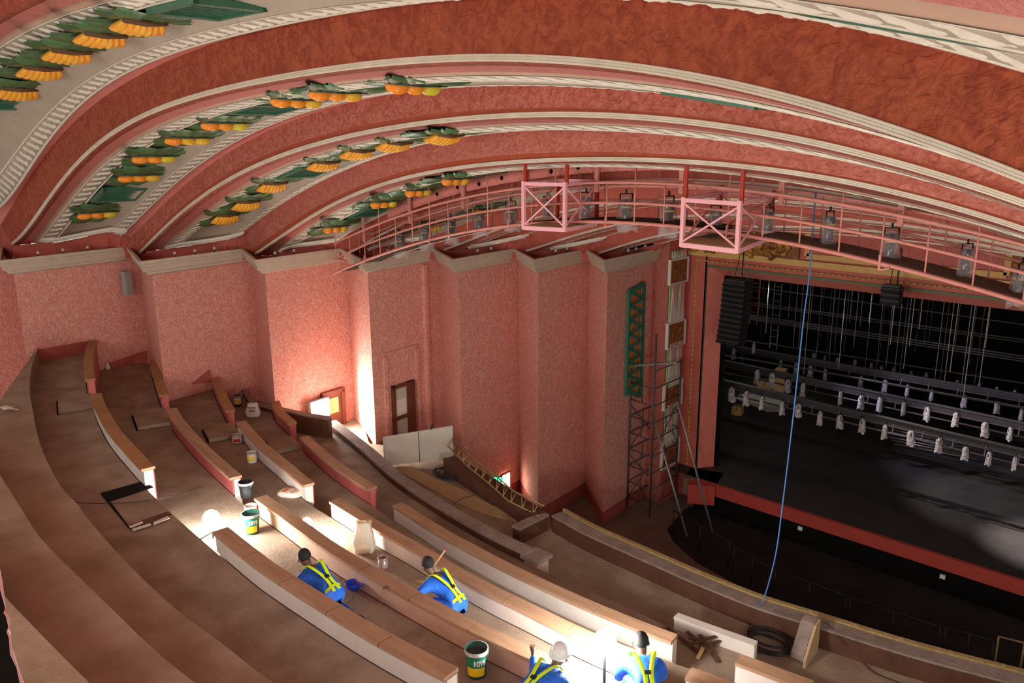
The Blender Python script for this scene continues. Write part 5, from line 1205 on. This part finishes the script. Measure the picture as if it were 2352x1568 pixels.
# ------------------------------------------------------------------ workers
def skinned(name, J, E_, rad, m, parent, sub=2, root=0):
    me = bpy.data.meshes.new(name); me.from_pydata([tuple(map(float, j)) for j in J], E_, []); me.materials.append(M[m]); o = bpy.data.objects.new(name, me); col.objects.link(o); o.parent = parent
    s = o.modifiers.new('skin', 'SKIN'); s.use_smooth_shade = True
    for i, v in enumerate(me.skin_vertices[0].data): v.radius = rad[i] if hasattr(rad[i], '__len__') else (rad[i], rad[i]); v.use_root = (i == root)
    ss = o.modifiers.new('sub', 'SUBSURF'); ss.levels = sub; ss.render_levels = sub
    return o
def worker(loc, face, label, lean=1.05, hipz=.5, larm=None, rarm=None, helmet=None, straps=True, sc=1., headturn=0):
    """crouching man; local +x is where he faces, +y his left"""
    t = thing('person', label, 'person', loc, face); t.scale = (sc, sc, sc)
    A = np.array
    hip = A([0, 0, hipz]); ch = hip+.46*A([math.sin(lean), 0, math.cos(lean)]); waist = hip*.5+ch*.5+A([-.02, 0, .04]); neck = ch+.12*A([math.sin(lean*.9), 0, math.cos(lean*.9)]); head = neck+.14*A([math.sin(lean*.7), headturn*.3, math.cos(lean*.7)])
    la = larm or [(.14, .07, -.26), (.36, .0, -.38)]; ra = rarm or [(.14, -.07, -.26), (.36, .0, -.38)]
    sL = ch+A([.02, .19, -.0]); sR = ch+A([.02, -.19, -.0]); lh = hip+A([0, .10, -.02]); rh = hip+A([0, -.10, -.02])
    eL, wL = sL+A(la[0]), sL+A(la[1]); eR, wR = sR+A(ra[0]), sR+A(ra[1])
    kL = A([.40, .17, max(.10, hipz-.02)]); fL = A([.30, .17, .07]); kR = A([.22, -.17, .09]); fR = A([-.22, -.17, .08])
    if hipz < .42: kL = A([.36, .17, .32])
    tL = fL+A([.16, 0, -.03]); tR = fR+A([-.12, 0, -.02])
    J = [hip, waist, ch, neck, head, sL, eL, wL, sR, eR, wR, lh, kL, fL, tL, rh, kR, fR, tR]
    E_ = [(0, 1), (1, 2), (2, 3), (3, 4), (2, 5), (5, 6), (6, 7), (2, 8), (8, 9), (9, 10), (0, 11), (11, 12), (12, 13), (13, 14), (0, 15), (15, 16), (16, 17), (17, 18)]
    rad = [.115, .10, .125, .05, .085, .06, .042, .028, .06, .042, .028, .09, .06, .042, .035, .09, .06, .042, .035]
    # head shaping and hands joined to the body skeleton
    fd = A([math.cos(lean*.35), headturn, -math.sin(lean*.35)]); fd /= np.linalg.norm(fd)
    def add(p, par, r): J.append(A(p)); E_.append((par, len(J)-1)); rad.append(r); return len(J)-1
    add(head+A([.02, 0, .06]), 4, .082); add(head+fd*.075+A([0, 0, -.04]), 4, .035)
    for w, e, wi, sg in ((wL, eL, 7, 1), (wR, eR, 10, -1)):
        d = w-e; d /= np.linalg.norm(d); side = np.cross(d, A([0, 0, 1.])); side /= max(.1, np.linalg.norm(side)); up = np.cross(side, d)
        pm = add(w+d*.05, wi, (.036, .02)); pm2 = add(w+d*.085, pm, (.038, .018))
        for j in range(4):
            o_ = side*(j-1.5)*.021; l = (.036, .042, .038, .03)[j]; k1 = add(w+d*(.10)+o_, pm2, .0095); k2 = add(w+d*(.10+l)+o_-up*.012, k1, .0088); add(w+d*(.10+l*1.6)+o_-up*.035, k2, .0078)
        k1 = add(w+d*.05+side*sg*.045-up*.01, pm, .011); add(w+d*.085+side*sg*.058-up*.02, k1, .009)
    bd = skinned('body', J, E_, rad, 'skin', t)
    # overalls: torso, sleeves and trousers as one garment
    K = [hip, waist, ch, neck*.6+ch*.4, sL, eL, wL*.9+eL*.1, sR, eR, wR*.9+eR*.1, lh, kL, fL*.9+kL*.1, rh, kR, fR*.85+kR*.15]
    G = [(0, 1), (1, 2), (2, 3), (2, 4), (4, 5), (5, 6), (2, 7), (7, 8), (8, 9), (0, 10), (10, 11), (11, 12), (0, 13), (13, 14), (14, 15)]
    skinned('overalls', K, G, [.15, .135, .16, .075, .085, .065, .05, .085, .065, .05, .12, .085, .065, .12, .085, .065], 'bluecloth', t)
    for q, nm in ((tL, 'boot'), (tR, 'boot')): mb = MB(); mb.ell(q+A([-.04, 0, 0]), (.14, .055, .06)); mb.build(nm, 'black', t)
    # hair, ears, face
    hc = head+A([.015, 0, .035]); mb = MB(); mb.ell(hc+A([-.012, 0, .025]), (.108, .094, .105)); mb.build('hair', 'hair', bd)
    mb = MB(); sdv = A([0, 1., 0])
    for s in (-1, 1): mb.ell(hc+sdv*s*.096-A([0, 0, .03]), (.022, .012, .032), nu=8, nv=6)
    mb.ell(hc+fd*.112-A([0, 0, .015]), (.022, .015, .028), nu=8, nv=6); mb.ell(hc+fd*.095-A([0, 0, .065]), (.012, .03, .01), nu=8, nv=6); mb.build('ears_nose_mouth', 'skin', bd)
    mb = MB()
    for s in (-1, 1): mb.ell(hc+fd*.103+sdv*s*.034+A([0, 0, .008]), (.01, .014, .008), nu=8, nv=6)
    mb.build('eyes', 'whitelab', bd)
    if helmet:
        mb = MB(); mb.ell(hc+A([0, 0, .04]), (.135, .12, .125)); mb.lathe([(.13, .0), (.165, -.01), (.16, -.02), (.12, -.01)], hc+A([0, 0, .035]), 20, sy=.85); mb.build('hard_hat', helmet, t)
    if straps:
        dn = ch-hip; dn /= np.linalg.norm(dn); bk = A([-dn[2], 0, dn[0]])
        mb = MB()
        for s in (-1, 1):
            pts = [hip+dn*(-.06)+bk*.135+A([0, s*.05, 0]), hip+dn*.16+bk*.16+A([0, s*.035, 0]), hip+dn*.34+bk*.178+A([0, s*.07, 0]), ch+dn*.06+bk*.155+A([0, s*.12, 0]), ch+dn*.12+bk*.02+A([0, s*.14, 0])]
            pts = smooth3(pts, 5); mb.grid([[p+A([0, -.026, 0]) for p in pts], [p+bk*.01+A([0, 0, 0]) for p in pts], [p+A([0, .026, 0]) for p in pts]])
        ring = [hip+dn*.02+bk*.16*math.cos(a)+A([0, .165*math.sin(a), 0]) for a in np.linspace(-2.2, 2.2, 18)]
        mb.grid([[p-dn*.025 for p in ring], [p+dn*.025 for p in ring]]); mb.build('safety_harness', 'hivis', t)
        mb = MB(); mb.box(hip+dn*.2+bk*.175, (.05, .07, .012), (dn, A([0, 1, 0]), bk)); mb.build('harness_ring', 'black', t)
    return t
PI = math.pi
h2 = atz(1050, 1386, 5.15); g2 = atz(992, 1322, 5.45); ang = math.atan2(g2[1]-h2[1], g2[0]-h2[0])
worker((h2[0], h2[1], 4.7), ang, 'bare-headed worker in blue overalls and yellow harness leaning over the salmon row wall', lean=1.0, hipz=.46, larm=[(.05, .26, -.10), (.30, .42, .02)], rarm=[(.2, -.14, -.3), (.42, -.05, -.42)])
h1 = atz(765, 1368, 5.5); g1 = atz(722, 1312, 5.75); ang = math.atan2(g1[1]-h1[1], g1[0]-h1[0])
worker((h1[0], h1[1], 5.12), ang, 'crouching worker in blue overalls beside the blue hard hat', lean=1.15, hipz=.42, larm=[(.22, .1, -.25), (.4, .0, -.40)])
h3 = atz(1205, 1612, 5.5)
worker((h3[0], h3[1], 5.12), AZ+PI*.5-.7, 'worker in blue with pale hard hat at bottom edge, below the capped wall end', lean=1.4, hipz=.42, helmet='helmetw', larm=[(.12, .14, -.2), (.3, .3, -.1)])
h4 = atz(1492, 1600, 5.3)
worker((h4[0], h4[1], 4.7), PI*.5+AZ, 'worker in blue with crossed yellow harness straps right of the brightest lamp', lean=1.38, hipz=.52, sc=1.12)
t = thing('broomstick', 'wooden broomstick with red tip leaning on the bright low wall', 'broomstick', atz(985, 1316, 5.0)); c = np.array(t.location)
e = onpl(1024, 1261, c, hf); mb = MB(); mb.tube([c-c, (e-c)], .013, 7); mb.build('stick', 'wood', t); mb = MB(); mb.tube([(e-c)*.97, e-c], .018, 7); mb.build('red_tip', 'redlab', t)
t = thing('work_gloves', 'tan work glove and brush lying by the worker on the row wall', 'brush', atz(955, 1338, 5.02)); mb = MB(); mb.bar((0, 0, .02), (.16, .1, .04), .05, .03); mb.build('brush_head', 'cream', t); mb = MB(); mb.tube([(.16, .1, .04), (.32, .12, .08)], .012, 6); mb.build('handle', 'wood', t)
# loose timbers on the right aisle floor
t = thing('scrap_heap', 'small heap of dark offcuts on the right aisle floor', 'offcuts', atz(1610, 1482, 3.86)); rnd = random.Random(2)
for i in range(7): mb = MB(); a = rnd.random()*3; l = .2+.2*rnd.random(); o = np.array([rnd.random()*.7-.3, rnd.random()*.3-.15, .03+.015*i]); mb.bar(o-np.array([l*math.cos(a), l*math.sin(a), 0]), o+np.array([l*math.cos(a), l*math.sin(a), .03]), .06, .02); mb.build('offcut', 'darkwood' if i != 2 else 'cream', t)
# ------------------------------------------------------------------ lights
def plight(p, e, r=.15, c=(1, .96, .9)):
    l = bpy.data.lights.new('lamp', 'POINT'); l.energy = e; l.shadow_soft_size = r; l.color = c; o = bpy.data.objects.new('lamp_light', l); col.objects.link(o); o.location = V3(p); return o
def alight(p, tgt, e, sx, sy, c=(1, 1, 1)):
    l = bpy.data.lights.new('area', 'AREA'); l.shape = 'RECTANGLE'; l.size = sx; l.size_y = sy; l.energy = e; l.color = c; o = bpy.data.objects.new('soft_light', l); col.objects.link(o); o.location = V3(p)
    o.rotation_euler = (V3(tgt)-V3(p)).to_track_quat('-Z', 'Y').to_euler(); return o
def spot(p, tgt, e, ang, c=(1, 1, 1), bl=.6, r=.1):
    l = bpy.data.lights.new('spot', 'SPOT'); l.energy = e; l.spot_size = ang; l.spot_blend = bl; l.color = c; l.shadow_soft_size = r; o = bpy.data.objects.new('spot_light', l); col.objects.link(o); o.location = V3(p)
    o.rotation_euler = (V3(tgt)-V3(p)).to_track_quat('-Z', 'Y').to_euler(); return o
plight(W1+np.array([.3, .05, .1]), 110); plight(W2+np.array([.2, .0, .05]), 90, .1); plight(W3+np.array([-.2, -.02, .1]), 260, .12)
plight(FL1+np.array([.3, .0, .1]), 55, .2, (1, .9, .78))
plight(wallhit(5, 1185, 1120)+n5*.5+Zz*.0, 45, .15, (1, .88, .72))
spot((-2.6, 22.2, 9.2), (-3.2, 22.9, SZ), 6500, .5, (1, .86, .84), 1.); spot((-12, 23.0, 7.6), (-7.5, 25.5, 4.8), 1300, .9, (.75, .7, 1.)); spot((-9, 21.9, 8.0), (-5.5, 24.2, 3.6), 1300, .8, (1, .9, .85)); spot((-15, 26, 7.5), atz(1770, 900, SZ), 120, .6, (.8, .95, 1))
plight((-15, 29, 8), 60, .3, (1, .9, .85))
alight((-9, -6.5, 11.5), (-14, 16, 8), 700, 9, 4, (1, .93, .86)); alight((1.8, 6, 8.5), (-14, 13, 8), 300, 6, 4, (1, .9, .82))
w = bpy.data.worlds.new('world'); w.use_nodes = True; bpy.context.scene.world = w; w.node_tree.nodes['Background'].inputs[0].default_value = (1, .93, .87, 1); w.node_tree.nodes['Background'].inputs[1].default_value = .55
# ------------------------------------------------------------------ camera
cam = bpy.data.cameras.new('camera'); cam.sensor_width = 36; cam.lens = f*36/2352; cam.clip_start = .05; cam.clip_end = 200
o = bpy.data.objects.new('camera', cam); col.objects.link(o); bpy.context.scene.camera = o
mw = Matrix(((xc[0], yc[0], -Fw[0], 0), (xc[1], yc[1], -Fw[1], 0), (xc[2], yc[2], -Fw[2], H), (0, 0, 0, 1))); o.matrix_world = mw
sc = bpy.context.scene; sc.view_settings.view_transform = 'Standard'; sc.view_settings.look = 'None'; sc.view_settings.gamma = 1; sc.view_settings.exposure = 0.12
try: sc.view_settings.use_curve_mapping = False
except Exception: pass
